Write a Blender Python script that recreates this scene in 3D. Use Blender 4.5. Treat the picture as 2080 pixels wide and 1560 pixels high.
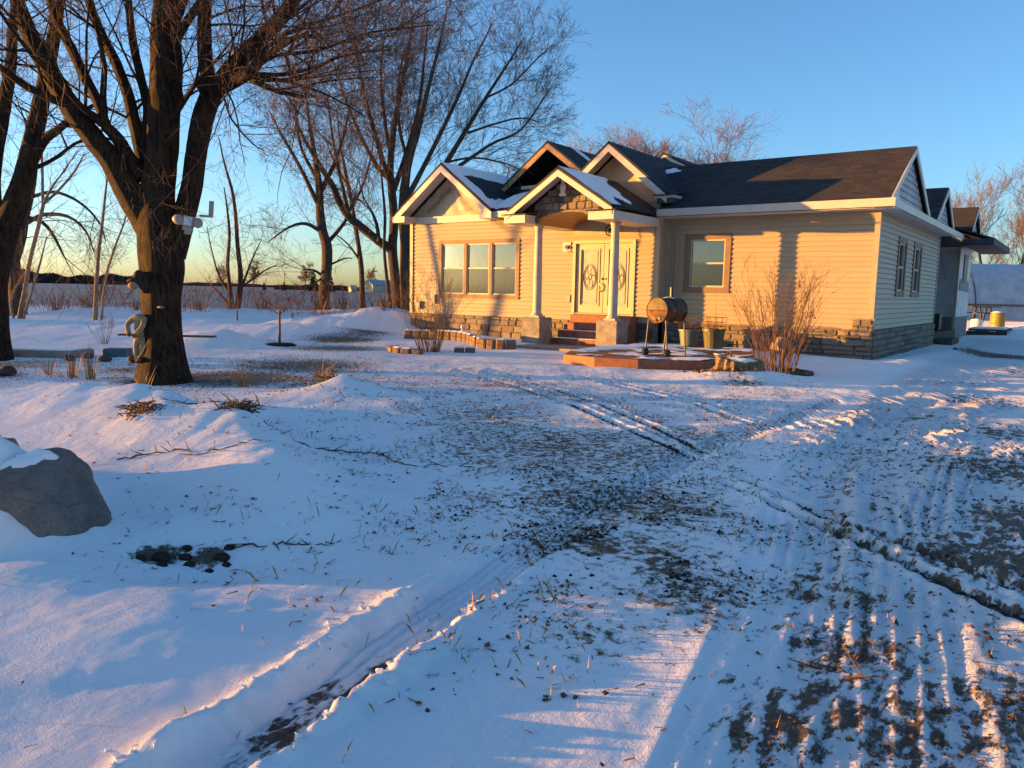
import bpy, bmesh, math, random
import numpy as np
from mathutils import Vector, Matrix
R_ = math.radians
random.seed(7)
rng = np.random.default_rng(11)
for o in list(bpy.data.objects):
    bpy.data.objects.remove(o)
sc = bpy.context.scene
col = sc.collection

# ------------------------------------------------------------------ camera
CAM = Vector((4.21, -20.3, 1.52))
yaw, pitch, roll = R_(36.5), R_(-6.85), R_(1.15)
Fw = Vector((-math.sin(yaw) * math.cos(pitch), math.cos(yaw) * math.cos(pitch), math.sin(pitch)))
R0 = Vector((math.cos(yaw), math.sin(yaw), 0.0))
U0 = R0.cross(Fw)
Rt = R0 * math.cos(roll) + U0 * math.sin(roll)
Up = U0 * math.cos(roll) - R0 * math.sin(roll)
cd = bpy.data.cameras.new('camera')
cd.sensor_width = 36.0
cd.lens = 36.0 * 1570.0 / 2080.0
cd.clip_start = 0.05
cd.clip_end = 6000.0
cam = bpy.data.objects.new('camera', cd)
col.objects.link(cam)
mw = Matrix((Rt, Up, -Fw)).transposed().to_4x4()
mw.translation = CAM
cam.matrix_world = mw
sc.camera = cam

# ------------------------------------------------------------------ sky, sun, exposure
SUN_EL, SUN_AZ = 2.5, 240.5
w = bpy.data.worlds.new('World')
sc.world = w
w.use_nodes = True
wn = w.node_tree
sky = wn.nodes.new('ShaderNodeTexSky')
sky.sky_type = 'NISHITA'
sky.sun_disc = False
sky.sun_elevation = R_(4.4)
sky.sun_rotation = R_(SUN_AZ)
sky.air_density = 0.85
sky.dust_density = 0.8
sky.ozone_density = 3.2
wn.links.new(sky.outputs[0], wn.nodes['Background'].inputs[0])
wn.nodes['Background'].inputs[1].default_value = 0.108
sl = bpy.data.lights.new('sun', 'SUN')
sl.energy = 4.2
sl.color = (1.0, 0.435, 0.07)
sl.angle = R_(0.5)
so = bpy.data.objects.new('sun', sl)
col.objects.link(so)
az = R_(SUN_AZ)
sund = Vector((-math.sin(az), -math.cos(az), -math.tan(R_(SUN_EL))))
so.rotation_euler = sund.to_track_quat('-Z', 'Y').to_euler()
so.location = (-30, -30, 12)
sc.view_settings.view_transform = 'Standard'
sc.view_settings.look = 'None'
sc.view_settings.gamma = 1.0
sc.view_settings.exposure = 2.2

# ------------------------------------------------------------------ materials
class NT:
    def __init__(s, name, rough=0.7, spec=0.3):
        s.m = bpy.data.materials.new(name)
        s.m.use_nodes = True
        s.t = s.m.node_tree
        s.b = s.t.nodes['Principled BSDF']
        s.b.inputs['Roughness'].default_value = rough
        s.b.inputs['Specular IOR Level'].default_value = spec
    def n(s, typ, ins=None, **kw):
        nd = s.t.nodes.new(typ)
        for k, v in kw.items():
            setattr(nd, k, v)
        for k, v in (ins or {}).items():
            if hasattr(v, 'is_output') or isinstance(v, bpy.types.NodeSocket):
                s.t.links.new(v, nd.inputs[k])
            else:
                nd.inputs[k].default_value = v
        return nd
    def coord(s, which='Object', scale=None):
        c = s.n('ShaderNodeTexCoord').outputs[which]
        if scale:
            mp = s.n('ShaderNodeMapping', {'Vector': c, 'Scale': scale})
            return mp.outputs[0]
        return c
    def noise(s, v, scale, detail=4, rough=0.55, dist=0.0):
        return s.n('ShaderNodeTexNoise', {'Vector': v, 'Scale': scale, 'Detail': detail, 'Roughness': rough, 'Distortion': dist}).outputs['Fac']
    def ramp(s, fac, stops):
        r = s.n('ShaderNodeValToRGB', {'Fac': fac})
        e = r.color_ramp.elements
        while len(e) < len(stops):
            e.new(0.5)
        for k, (p, c) in enumerate(stops):
            e[k].position = p
            e[k].color = (*c, 1) if len(c) == 3 else c
        return r.outputs[0]
    def mix(s, fac, a, b, mode='MIX'):
        nd = s.n('ShaderNodeMix', data_type='RGBA', blend_type=mode)
        for sock, v in ((nd.inputs['Factor'], fac), (nd.inputs['A'], a), (nd.inputs['B'], b)):
            for q in nd.inputs:
                pass
            if isinstance(v, bpy.types.NodeSocket):
                s.t.links.new(v, sock if sock.name == 'Factor' else [i for i in nd.inputs if i.name == sock.name and i.type == 'RGBA'][0])
            else:
                tgt = nd.inputs[0] if sock.name == 'Factor' else [i for i in nd.inputs if i.name == sock.name and i.type == 'RGBA'][0]
                tgt.default_value = v if not isinstance(v, tuple) else ((*v, 1) if len(v) == 3 else v)
        return [o for o in nd.outputs if o.type == 'RGBA'][0]
    def math(s, op, a, b=0.0, clamp=False):
        nd = s.n('ShaderNodeMath', operation=op, use_clamp=clamp)
        for k, v in ((0, a), (1, b)):
            if isinstance(v, bpy.types.NodeSocket):
                s.t.links.new(v, nd.inputs[k])
            else:
                nd.inputs[k].default_value = v
        return nd.outputs[0]
    def attr(s, name):
        return s.n('ShaderNodeAttribute', attribute_name=name).outputs['Fac']
    def col(s, c):
        if isinstance(c, bpy.types.NodeSocket):
            s.t.links.new(c, s.b.inputs['Base Color'])
        else:
            s.b.inputs['Base Color'].default_value = (*c, 1)
        return s
    def bump(s, h, strength=0.4, dist=0.02):
        b = s.n('ShaderNodeBump', {'Height': h, 'Strength': strength, 'Distance': dist})
        s.t.links.new(b.outputs[0], s.b.inputs['Normal'])
        return s

M = {}
def simple(name, c, rough=0.7, spec=0.3, var=0.12, scale=6.0, bump=0.0, bscale=40.0, rand=0.0, metal=0.0):
    """colour with cloudy variation, fine relief and a per-object tint"""
    k = NT(name, rough, spec)
    v = k.coord('Object')
    f = k.noise(v, scale, 5, 0.6)
    d = tuple(max(0.0, x * (1 - 2 * var)) for x in c)
    e = tuple(min(1.0, x * (1 + 1.2 * var)) for x in c)
    cc = k.ramp(f, [(0.3, d), (0.7, e)])
    if rand:
        oi = k.n('ShaderNodeObjectInfo')
        g = k.math('MULTIPLY_ADD', oi.outputs['Random'], 2 * rand)
        g.node.inputs[2].default_value = 1.0 - rand
        hs = k.n('ShaderNodeHueSaturation', {'Value': g, 'Color': cc})
        cc = hs.outputs[0]
    k.col(cc)
    k.b.inputs['Metallic'].default_value = metal
    if bump:
        k.bump(k.noise(v, bscale, 4, 0.6), bump, 0.01)
    M[name] = k.m
    return k.m

simple('white_trim', (0.50, 0.455, 0.39), 0.45, 0.4, 0.06, 3.0)
simple('soffit', (0.62, 0.60, 0.56), 0.5, 0.35, 0.05, 3.0)
simple('column_paint', (0.42, 0.39, 0.34), 0.55, 0.3, 0.10, 4.0)
simple('corner_trim', (0.38, 0.31, 0.22), 0.5, 0.3, 0.05, 3.0)
simple('brown_trim', (0.195, 0.125, 0.08), 0.6, 0.3, 0.08, 3.0)
simple('sash', (0.45, 0.41, 0.33), 0.45, 0.4, 0.05)
simple('door_paint', (0.44, 0.41, 0.28), 0.45, 0.4, 0.05)
simple('jamb', (0.34, 0.33, 0.33), 0.5, 0.3, 0.05)
simple('concrete', (0.25, 0.235, 0.21), 0.85, 0.2, 0.22, 5.0, 0.35, 60)
simple('red_concrete', (0.24, 0.095, 0.052), 0.65, 0.35, 0.18, 7.0, 0.2, 60)
simple('mortar', (0.17, 0.155, 0.135), 0.9, 0.2, 0.2, 8.0, 0.4, 60)
simple('vault_wood', (0.30, 0.135, 0.04), 0.45, 0.4, 0.15, 9.0, 0.1, 30, 0.12)
simple('black_paper', (0.015, 0.015, 0.017), 0.75, 0.2, 0.3, 3.0)
simple('dark_siding', (0.05, 0.055, 0.06), 0.7, 0.3, 0.2, 4.0)
simple('interior', (0.05, 0.045, 0.04), 0.9, 0.1, 0.1)
simple('wood_fascia', (0.38, 0.24, 0.13), 0.7, 0.25, 0.2, 9.0)
simple('black_metal', (0.02, 0.02, 0.02), 0.45, 0.5, 0.2)
simple('brass', (0.34, 0.20, 0.07), 0.35, 0.5, 0.1, metal=0.8)
simple('print_ink', (0.05, 0.07, 0.10), 0.7, 0.2, 0.1)
simple('print_grey', (0.26, 0.26, 0.25), 0.7, 0.2, 0.1)
simple('wrap', (0.38, 0.32, 0.23), 0.5, 0.35, 0.07, 2.5, 0.5, 9)
simple('wrap_white', (0.55, 0.57, 0.58), 0.5, 0.35, 0.12, 2.5, 0.5, 9)
simple('block', (0.17, 0.12, 0.09), 0.9, 0.2, 0.25, 9.0, 0.6, 50, 0.18)
simple('grill_steel', (0.055, 0.042, 0.025), 0.55, 0.4, 0.45, 7.0, 0.15, 40, metal=0.25)
simple('rust', (0.12, 0.042, 0.014), 0.65, 0.35, 0.5, 6.0, 0.3, 30, metal=0.15)
simple('pole_steel', (0.07, 0.055, 0.045), 0.5, 0.4, 0.3)
simple('rubber', (0.02, 0.02, 0.02), 0.8, 0.2, 0.2)
simple('pot_green', (0.075, 0.072, 0.03), 0.45, 0.4, 0.15)
simple('pot_teal', (0.11, 0.155, 0.15), 0.5, 0.4, 0.1)
simple('soil', (0.04, 0.03, 0.022), 0.95, 0.1, 0.3, 20, 0.5, 50)
simple('clod', (0.12, 0.08, 0.05), 0.9, 0.15, 0.4, 25.0)
simple('plastic_white', (0.62, 0.63, 0.64), 0.4, 0.4, 0.06)
simple('plastic_grey', (0.27, 0.255, 0.23), 0.5, 0.4, 0.08)
simple('plastic_yellow', (0.22, 0.18, 0.03), 0.5, 0.4, 0.12)
simple('plastic_sheet', (0.50, 0.48, 0.50), 0.35, 0.5, 0.12, 1.2, 0.5, 1.5)
simple('lens', (0.55, 0.66, 0.72), 0.2, 0.6, 0.03)
simple('cut_wood', (0.24, 0.15, 0.08), 0.85, 0.2, 0.3, 14, 0.4, 30)
simple('cloth_cream', (0.27, 0.215, 0.13), 0.9, 0.15, 0.2, 12, 0.4, 60)
simple('cloth_brown', (0.16, 0.085, 0.045), 0.9, 0.15, 0.2, 12)
simple('cloth_dark', (0.03, 0.025, 0.025), 0.9, 0.15, 0.2, 12)
simple('statuette', (0.60, 0.60, 0.62), 0.6, 0.3, 0.05)
simple('curtain', (0.42, 0.43, 0.35), 0.9, 0.1, 0.05)
simple('tarp_teal', (0.05, 0.11, 0.13), 0.6, 0.3, 0.2)
simple('shed_cream', (0.50, 0.42, 0.30), 0.7, 0.3, 0.06)
simple('shed_roof', (0.28, 0.31, 0.36), 0.5, 0.4, 0.06)
simple('old_timber', (0.09, 0.07, 0.055), 0.85, 0.2, 0.3, 12, 0.3, 30)
simple('needles', (0.018, 0.032, 0.018), 0.9, 0.1, 0.3, 8)
simple('rock_red', (0.085, 0.05, 0.05), 0.85, 0.25, 0.3, 6, 0.5, 20, 0.2)

# housewrap gable sheets keep a crumpled look; siding gets faint dirt streaks
k = NT('siding', 0.5, 0.35)
v = k.coord('Object', (0.6, 0.6, 3.0))
oi = k.n('ShaderNodeObjectInfo')
g = k.math('MULTIPLY_ADD', oi.outputs['Random'], 0.07)
g.node.inputs[2].default_value = 0.965
base = k.ramp(k.noise(v, 2.2, 5, 0.6), [(0.25, (0.325, 0.265, 0.175)), (0.75, (0.385, 0.315, 0.21))])
k.col(k.n('ShaderNodeHueSaturation', {'Value': g, 'Color': base}).outputs[0])
k.bump(k.noise(k.coord('Object', (1, 1, 6)), 30, 3), 0.08, 0.01)
M['siding'] = k.m

# shingles: UV in metres, tabs from a brick pattern
k = NT('shingles', 0.85, 0.25)
uv = k.coord('UV')
bt = k.n('ShaderNodeTexBrick', {'Vector': uv, 'Scale': 1.0, 'Brick Width': 0.30, 'Row Height': 0.145, 'Mortar Size': 0.006, 'Bias': 0.0,
                                'Color1': (0.3, 0.3, 0.3, 1), 'Color2': (0.8, 0.8, 0.8, 1), 'Mortar': (0, 0, 0, 1)}, offset=0.5)
tint = k.ramp(bt.outputs['Color'], [(0.0, (0.012, 0.011, 0.012)), (0.25, (0.018, 0.018, 0.019)), (0.6, (0.036, 0.032, 0.031)), (1.0, (0.056, 0.047, 0.041))])
gr = k.noise(uv, 2.0, 4)
k.col(k.mix(k.math('MULTIPLY', gr, 0.5), tint, (0.05, 0.048, 0.05)))
sp = k.n('ShaderNodeSeparateXYZ', {'Vector': uv}).outputs[1]
saw = k.math('FRACT', k.math('DIVIDE', sp, 0.145))
hh = k.math('ADD', k.math('MULTIPLY', saw, -0.7), k.math('MULTIPLY', bt.outputs['Fac'], -0.5))
k.bump(k.math('ADD', hh, k.math('MULTIPLY', k.noise(uv, 90, 3), 0.4)), 0.9, 0.012)
M['shingles'] = k.m

# veneer stone, each stone its own tone
k = NT('stone', 0.85, 0.25)
v = k.coord('Object')
oi = k.n('ShaderNodeObjectInfo')
per = k.ramp(oi.outputs['Random'], [(0.0, (0.13, 0.11, 0.09)), (0.3, (0.23, 0.19, 0.14)), (0.55, (0.29, 0.245, 0.185)), (0.8, (0.19, 0.175, 0.16)), (1.0, (0.28, 0.205, 0.12))])
f = k.noise(v, 3.0, 6, 0.65)
k.col(k.mix(k.ramp(f, [(0.3, (0, 0, 0)), (0.75, (0.8, 0.8, 0.8))]), per, k.mix(0.5, per, (0.12, 0.10, 0.085))))
k.bump(k.noise(v, 9, 6, 0.7), 0.7, 0.05)
M['stone'] = k.m

# snow
def snow_nodes(k, v):
    a = k.noise(v, 1.1, 3)
    return k.ramp(a, [(0.3, (0.78, 0.77, 0.76)), (0.7, (0.86, 0.845, 0.83))])
k = NT('snow', 0.55, 0.3)
v = k.coord('Object')
k.col(snow_nodes(k, v))
k.b.inputs['Diffuse Roughness'].default_value = 1.0
k.bump(k.math('ADD', k.math('MULTIPLY', k.noise(v, 14, 4), 1.0), k.math('MULTIPLY', k.noise(v, 90, 3), 0.35)), 0.35, 0.02)
M['snow'] = k.m

# the ground sheet: snow over turf, mud and stubble, driven by vertex masks
k = NT('ground', 0.6, 0.3)
v = k.coord('Object')
snowc = snow_nodes(k, v)
turf_n = k.noise(v, 14.0, 9, 0.76)
fine_n = k.noise(v, 42.0, 4, 0.65)
turfc = k.ramp(fine_n, [(0.25, (0.035, 0.028, 0.018)), (0.5, (0.085, 0.068, 0.038)), (0.62, (0.13, 0.095, 0.05)), (0.8, (0.06, 0.06, 0.03))])
mudc = k.ramp(k.noise(v, 22.0, 8, 0.7), [(0.3, (0.045, 0.028, 0.018)), (0.5, (0.105, 0.066, 0.040)), (0.7, (0.19, 0.135, 0.09))])
turf_m = k.ramp(k.math('ADD', turf_n, k.math('MULTIPLY', k.attr('turf'), 0.62)), [(0.86, (0, 0, 0)), (0.94, (1, 1, 1))])
mud_m = k.ramp(k.math('ADD', k.noise(k.coord('Object', (2.0, 0.8, 1.0)), 7.0, 11, 0.70), k.math('MULTIPLY', k.attr('mud'), 0.60)), [(0.85, (0, 0, 0)), (0.91, (1, 1, 1))])
soil_m = k.ramp(k.math('ADD', k.noise(v, 16.0, 5, 0.7), k.attr('soil')), [(0.98, (0, 0, 0)), (1.10, (1, 1, 1))])
ice_m = k.math('MULTIPLY', k.attr('ice'), 0.55)
stub = k.ramp(k.noise(k.coord('Object', (0.02, 0.35, 1)), 3.0, 6, 0.7), [(0.35, (0.10, 0.075, 0.055)), (0.7, (0.22, 0.18, 0.15))])
c1 = k.mix(ice_m, snowc, (0.42, 0.43, 0.45))
c2 = k.mix(k.attr('stubble'), c1, stub)
c3 = k.mix(turf_m, c2, turfc)
c4 = k.mix(mud_m, c3, mudc)
c5 = k.mix(soil_m, c4, (0.022, 0.016, 0.012))
k.col(c5)
crust = k.noise(k.n('ShaderNodeMapping', {'Vector': v, 'Rotation': (0, 0, R_(-34)), 'Scale': (3.0, 1.0, 1.0)}).outputs[0], 6.0, 7, 0.68)
pit_ = k.ramp(k.noise(v, 2.2, 3), [(0.42, (0, 0, 0)), (0.62, (1, 1, 1))])
hgt = k.math('ADD', k.math('MULTIPLY', crust, k.math('MULTIPLY', pit_, 1.6)), k.math('ADD', k.math('MULTIPLY', k.noise(v, 24, 6, 0.65), 0.6), k.math('MULTIPLY', k.noise(v, 150, 3), 0.22)))
hgt = k.math('ADD', hgt, k.math('MULTIPLY', k.n('ShaderNodeSeparateColor', {'Color': turf_m}).outputs[0], k.math('MULTIPLY', fine_n, 1.2)))
hgt = k.math('ADD', hgt, k.math('MULTIPLY', k.n('ShaderNodeSeparateColor', {'Color': mud_m}).outputs[0], k.math('MULTIPLY', k.noise(v, 30, 8, 0.7), 1.5)))
k.b.inputs['Diffuse Roughness'].default_value = 1.0
k.bump(hgt, 0.6, 0.03)
M['ground'] = k.m

# bark
def bark(name, dark, light, sc_=(7, 7, 1.3), moss=None, strength=1.0):
    k = NT(name, 0.92, 0.15)
    v = k.coord('Object', sc_)
    f = k.noise(v, 3.0, 8, 0.68, 0.8)
    c = k.ramp(f, [(0.40, dark), (0.62, light)])
    if moss:
        c = k.mix(k.ramp(k.noise(k.coord('Object'), 2.3, 4), [(0.52, (0, 0, 0)), (0.66, (0.7, 0.7, 0.7))]), c, moss)
    k.col(c)
    k.bump(f, strength, 0.05)
    M[name] = k.m
bark('bark', (0.006, 0.0045, 0.0035), (0.055, 0.036, 0.024), (10, 10, 1.2), moss=(0.055, 0.042, 0.014))
bark('bark_far', (0.03, 0.022, 0.017), (0.10, 0.075, 0.055))
bark('bark_pale', (0.12, 0.095, 0.07), (0.27, 0.215, 0.16), (5, 5, 2), None, 0.4)
simple('twig', (0.105, 0.07, 0.052), 0.85, 0.2, 0.2, 2.0)
simple('twig_red', (0.15, 0.05, 0.04), 0.85, 0.2, 0.25, 2.0)
simple('twig_far', (0.16, 0.115, 0.095), 0.85, 0.2, 0.2, 1.0)
simple('shrub_red', (0.15, 0.085, 0.05), 0.8, 0.2, 0.25, 4.0)
simple('shrub_twig', (0.17, 0.11, 0.06), 0.8, 0.2, 0.2, 4.0)
simple('dry_grass', (0.34, 0.22, 0.10), 0.85, 0.2, 0.25, 5.0)
simple('dry_leaf', (0.14, 0.085, 0.045), 0.85, 0.2, 0.35, 12.0)
simple('wood_far', (0.045, 0.04, 0.04), 0.95, 0.1, 0.25, 0.02)

# granite boulder
k = NT('granite', 0.85, 0.25)
v = k.coord('Object')
f = k.noise(v, 3.0, 6, 0.65)
sp_ = k.n('ShaderNodeTexVoronoi', {'Vector': v, 'Scale': 60.0}).outputs['Distance']
c = k.ramp(f, [(0.3, (0.10, 0.096, 0.09)), (0.5, (0.19, 0.178, 0.16)), (0.75, (0.29, 0.25, 0.21))])
c = k.mix(k.ramp(k.noise(v, 38, 4, 0.7), [(0.5, (0, 0, 0)), (0.72, (0.55, 0.55, 0.55))]), c, (0.05, 0.045, 0.04))
k.col(c)
crk = k.n('ShaderNodeTexVoronoi', {'Vector': k.mix(0.25, v, k.n('ShaderNodeTexNoise', {'Vector': v, 'Scale': 4.0}).outputs['Color']), 'Scale': 3.2}, feature='DISTANCE_TO_EDGE').outputs['Distance']
crm = k.ramp(crk, [(0.0, (0, 0, 0)), (0.05, (1, 1, 1))])
k.bump(k.math('ADD', k.math('MULTIPLY', k.n('ShaderNodeSeparateColor', {'Color': crm}).outputs[0], 0.35), k.math('ADD', k.math('MULTIPLY', k.noise(v, 6, 9, 0.75), 1.4), k.math('MULTIPLY', k.noise(v, 60, 4), 0.3))), 0.9, 0.05)
M['granite'] = k.m

# window glass: clear pane with a mirror share
def glass(name, share, tint, rough=0.02):
    m = bpy.data.materials.new(name)
    m.use_nodes = True
    t = m.node_tree
    t.nodes.remove(t.nodes['Principled BSDF'])
    gl = t.nodes.new('ShaderNodeBsdfGlossy')
    gl.inputs['Roughness'].default_value = rough
    gl.inputs['Color'].default_value = (0.9, 0.92, 0.92, 1)
    tr = t.nodes.new('ShaderNodeBsdfTransparent')
    tr.inputs['Color'].default_value = (*tint, 1)
    fr = t.nodes.new('ShaderNodeFresnel')
    fr.inputs['IOR'].default_value = 1.5
    ad = t.nodes.new('ShaderNodeMath')
    ad.operation = 'ADD'
    ad.use_clamp = True
    ad.inputs[1].default_value = share
    mx = t.nodes.new('ShaderNodeMixShader')
    tc = t.nodes.new('ShaderNodeTexCoord')
    nz = t.nodes.new('ShaderNodeTexNoise')
    nz.inputs['Scale'].default_value = 2.5
    t.links.new(tc.outputs['Object'], nz.inputs['Vector'])
    bp = t.nodes.new('ShaderNodeBump')
    bp.inputs['Strength'].default_value = 0.06
    t.links.new(nz.outputs['Fac'], bp.inputs['Height'])
    t.links.new(bp.outputs[0], gl.inputs['Normal'])
    t.links.new(fr.outputs[0], ad.inputs[0])
    t.links.new(ad.outputs[0], mx.inputs[0])
    t.links.new(tr.outputs[0], mx.inputs[1])
    t.links.new(gl.outputs[0], mx.inputs[2])
    t.links.new(mx.outputs[0], t.nodes['Material Output'].inputs[0])
    M[name] = m
glass('glass', 0.05, (0.75, 0.77, 0.74))
glass('glass_screen', 0.04, (0.42, 0.44, 0.42), 0.10)
simple('frosted', (0.40, 0.395, 0.30), 0.28, 0.5, 0.08, 5.0, 0.15, 30)
simple('door_blind', (0.62, 0.60, 0.50), 0.9, 0.1, 0.05)

# ------------------------------------------------------------------ object helpers
ORG = {}
def empty(name, loc, label=None, cat=None, group=None, rz=0.0):
    o = bpy.data.objects.new(name, None)
    o.empty_display_size = 0.2
    col.objects.link(o)
    o.location = loc
    o.rotation_euler = (0, 0, rz)
    ORG[o.name] = Vector(loc)
    if label:
        tag(o, label, cat, group)
    return o
def tag(o, label=None, cat=None, group=None, kind=None):
    if label: o['label'] = label
    if cat: o['category'] = cat
    if group: o['group'] = group
    if kind: o['kind'] = kind
    return o
def link_mesh(name, me, parent=None, loc=None):
    o = bpy.data.objects.new(name, me)
    col.objects.link(o)
    if parent is not None:
        o.parent = parent
        ORG[o.name] = ORG[parent.name]
    else:
        ORG[o.name] = Vector(loc or (0, 0, 0))
        o.location = ORG[o.name]
    return o
def mesh_np(name, V, F, mat, smooth=False):
    """V (n,3), F list of equal-length index rows"""
    me = bpy.data.meshes.new(name)
    F = np.asarray(F, dtype=np.int32)
    nf, k = F.shape
    me.vertices.add(len(V))
    me.vertices.foreach_set('co', np.asarray(V, dtype=np.float32).ravel())
    me.loops.add(nf * k)
    me.loops.foreach_set('vertex_index', F.ravel())
    me.polygons.add(nf)
    me.polygons.foreach_set('loop_start', np.arange(0, nf * k, k, dtype=np.int32))
    me.polygons.foreach_set('loop_total', np.full(nf, k, dtype=np.int32))
    if smooth:
        me.polygons.foreach_set('use_smooth', np.ones(nf, dtype=bool))
    me.update(calc_edges=True)
    me.materials.append(mat)
    return me
class MB:
    def __init__(s):
        s.v, s.f, s.uv = [], [], {}
    def add(s, vs, fs):
        b = len(s.v)
        s.v += [tuple(p) for p in vs]
        s.f += [tuple(i + b for i in f) for f in fs]
        return s
    def box(s, x0, x1, y0, y1, z0, z1):
        return s.add([(x0, y0, z0), (x1, y0, z0), (x1, y1, z0), (x0, y1, z0), (x0, y0, z1), (x1, y0, z1), (x1, y1, z1), (x0, y1, z1)],
                     [(3, 2, 1, 0), (4, 5, 6, 7), (0, 1, 5, 4), (1, 2, 6, 5), (2, 3, 7, 6), (3, 0, 4, 7)])
    def bar(s, p, q, wd, ht, up=(0, 0, 1)):
        """box from p to q, wd across, ht along up (centred)"""
        p, q, up = Vector(p), Vector(q), Vector(up)
        t = (q - p).normalized()
        sd = t.cross(up).normalized()
        u = sd.cross(t).normalized()
        vs = []
        for c in (p, q):
            for a, b in ((-1, -1), (1, -1), (1, 1), (-1, 1)):
                vs.append(c + sd * (a * wd / 2) + u * (b * ht / 2))
        return s.add(vs, [(0, 1, 2, 3), (7, 6, 5, 4), (0, 4, 5, 1), (1, 5, 6, 2), (2, 6, 7, 3), (3, 7, 4, 0)])
    def prism(s, poly, d):
        """planar polygon (3-D points) pushed along vector d"""
        n = len(poly)
        d = Vector(d)
        a = [Vector(p) for p in poly]
        vs = a + [p + d for p in a]
        fs = [tuple(range(n - 1, -1, -1)), tuple(range(n, 2 * n))]
        for i in range(n):
            j = (i + 1) % n
            fs.append((i, j, n + j, n + i))
        return s.add(vs, fs)
    def tube(s, pts, rad, n=8, cap=True):
        pts = [Vector(p) for p in pts]
        if not hasattr(rad, '__len__'):
            rad = [rad] * len(pts)
        b = len(s.v)
        for i, p in enumerate(pts):
            t = (pts[min(i + 1, len(pts) - 1)] - pts[max(i - 1, 0)]).normalized()
            ref = Vector((0, 0, 1)) if abs(t.z) < 0.9 else Vector((1, 0, 0))
            a = t.cross(ref).normalized()
            c = t.cross(a)
            for k in range(n):
                th = 2 * math.pi * k / n
                s.v.append(tuple(p + (a * math.cos(th) + c * math.sin(th)) * rad[i]))
        for i in range(len(pts) - 1):
            for k in range(n):
                j = (k + 1) % n
                s.f.append((b + i * n + k, b + i * n + j, b + (i + 1) * n + j, b + (i + 1) * n + k))
        if cap:
            s.f.append(tuple(b + k for k in range(n - 1, -1, -1)))
            e = b + (len(pts) - 1) * n
            s.f.append(tuple(e + k for k in range(n)))
        return s
    def lathe(s, c, prof, n=20):
        """profile [(r, z)] turned about the vertical through c"""
        b = len(s.v)
        for r, z in prof:
            for k in range(n):
                th = 2 * math.pi * k / n
                s.v.append((c[0] + r * math.cos(th), c[1] + r * math.sin(th), c[2] + z))
        for i in range(len(prof) - 1):
            for k in range(n):
                j = (k + 1) % n
                s.f.append((b + i * n + k, b + i * n + j, b + (i + 1) * n + j, b + (i + 1) * n + k))
        s.f.append(tuple(b + k for k in range(n - 1, -1, -1)))
        e = b + (len(prof) - 1) * n
        s.f.append(tuple(e + k for k in range(n)))
        return s
    def ball(s, c, r, nu=14, nv=9, jit=0.0, seed=0, flat=None):
        rr = random.Random(seed)
        b = len(s.v)
        rx, ry, rz = r if hasattr(r, '__len__') else (r, r, r)
        for i in range(nv + 1):
            ph = math.pi * i / nv
            for k in range(nu):
                th = 2 * math.pi * k / nu
                q = 1 + rr.uniform(-jit, jit)
                s.v.append((c[0] + rx * q * math.sin(ph) * math.cos(th), c[1] + ry * q * math.sin(ph) * math.sin(th), c[2] + rz * q * math.cos(ph)))
        for i in range(nv):
            for k in range(nu):
                j = (k + 1) % nu
                s.f.append((b + i * nu + k, b + (i + 1) * nu + k, b + (i + 1) * nu + j, b + i * nu + j))
        return s
    def build(s, name, mat, parent=None, smooth=False, loc=None, bevel=0.0):
        me = bpy.data.meshes.new(name)
        og = ORG[parent.name] if parent is not None else Vector(loc or (0, 0, 0))
        me.from_pydata([(p[0] - og.x, p[1] - og.y, p[2] - og.z) for p in s.v], [], s.f)
        me.materials.append(M[mat] if isinstance(mat, str) else mat)
        if smooth:
            for p in me.polygons:
                p.use_smooth = True
        if s.uv:
            u = me.uv_layers.new(name='UVMap')
            for pi, p in enumerate(me.polygons):
                if pi in s.uv:
                    for li, c in zip(p.loop_indices, s.uv[pi]):
                        u.data[li].uv = c
        me.update()
        o = link_mesh(name, me, parent, loc)
        if bevel:
            b = o.modifiers.new('bevel', 'BEVEL')
            b.width = bevel
            b.segments = 2
            b.limit_method = 'ANGLE'
        return o
def copy_tree(o, parent=None):
    c = o.copy()
    col.objects.link(c)
    c.parent = parent
    for ch in list(o.children):
        copy_tree(ch, c)
    return c

# ------------------------------------------------------------------ ground height
_lat = np.random.default_rng(5).random((256, 256))
def vnoise(x, y, s, seed=0):
    x = np.asarray(x, dtype=float) / s + seed * 17.31
    y = np.asarray(y, dtype=float) / s + seed * 9.77
    xi, yi = np.floor(x).astype(int), np.floor(y).astype(int)
    fx, fy = x - xi, y - yi
    fx = fx * fx * fx * (fx * (fx * 6 - 15) + 10)
    fy = fy * fy * fy * (fy * (fy * 6 - 15) + 10)
    a = _lat[xi % 256, yi % 256]; b = _lat[(xi + 1) % 256, yi % 256]
    c = _lat[xi % 256, (yi + 1) % 256]; d = _lat[(xi + 1) % 256, (yi + 1) % 256]
    return (a * (1 - fx) + b * fx) * (1 - fy) + (c * (1 - fx) + d * fx) * fy
def fbm(x, y, s, seed=0, n=3):
    t, a, z = 0, 1.0, 0
    for i in range(n):
        z = z + a * (vnoise(x, y, s / 2 ** i, seed + i) - 0.5)
        t += a
        a *= 0.5
    return z / t
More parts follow.
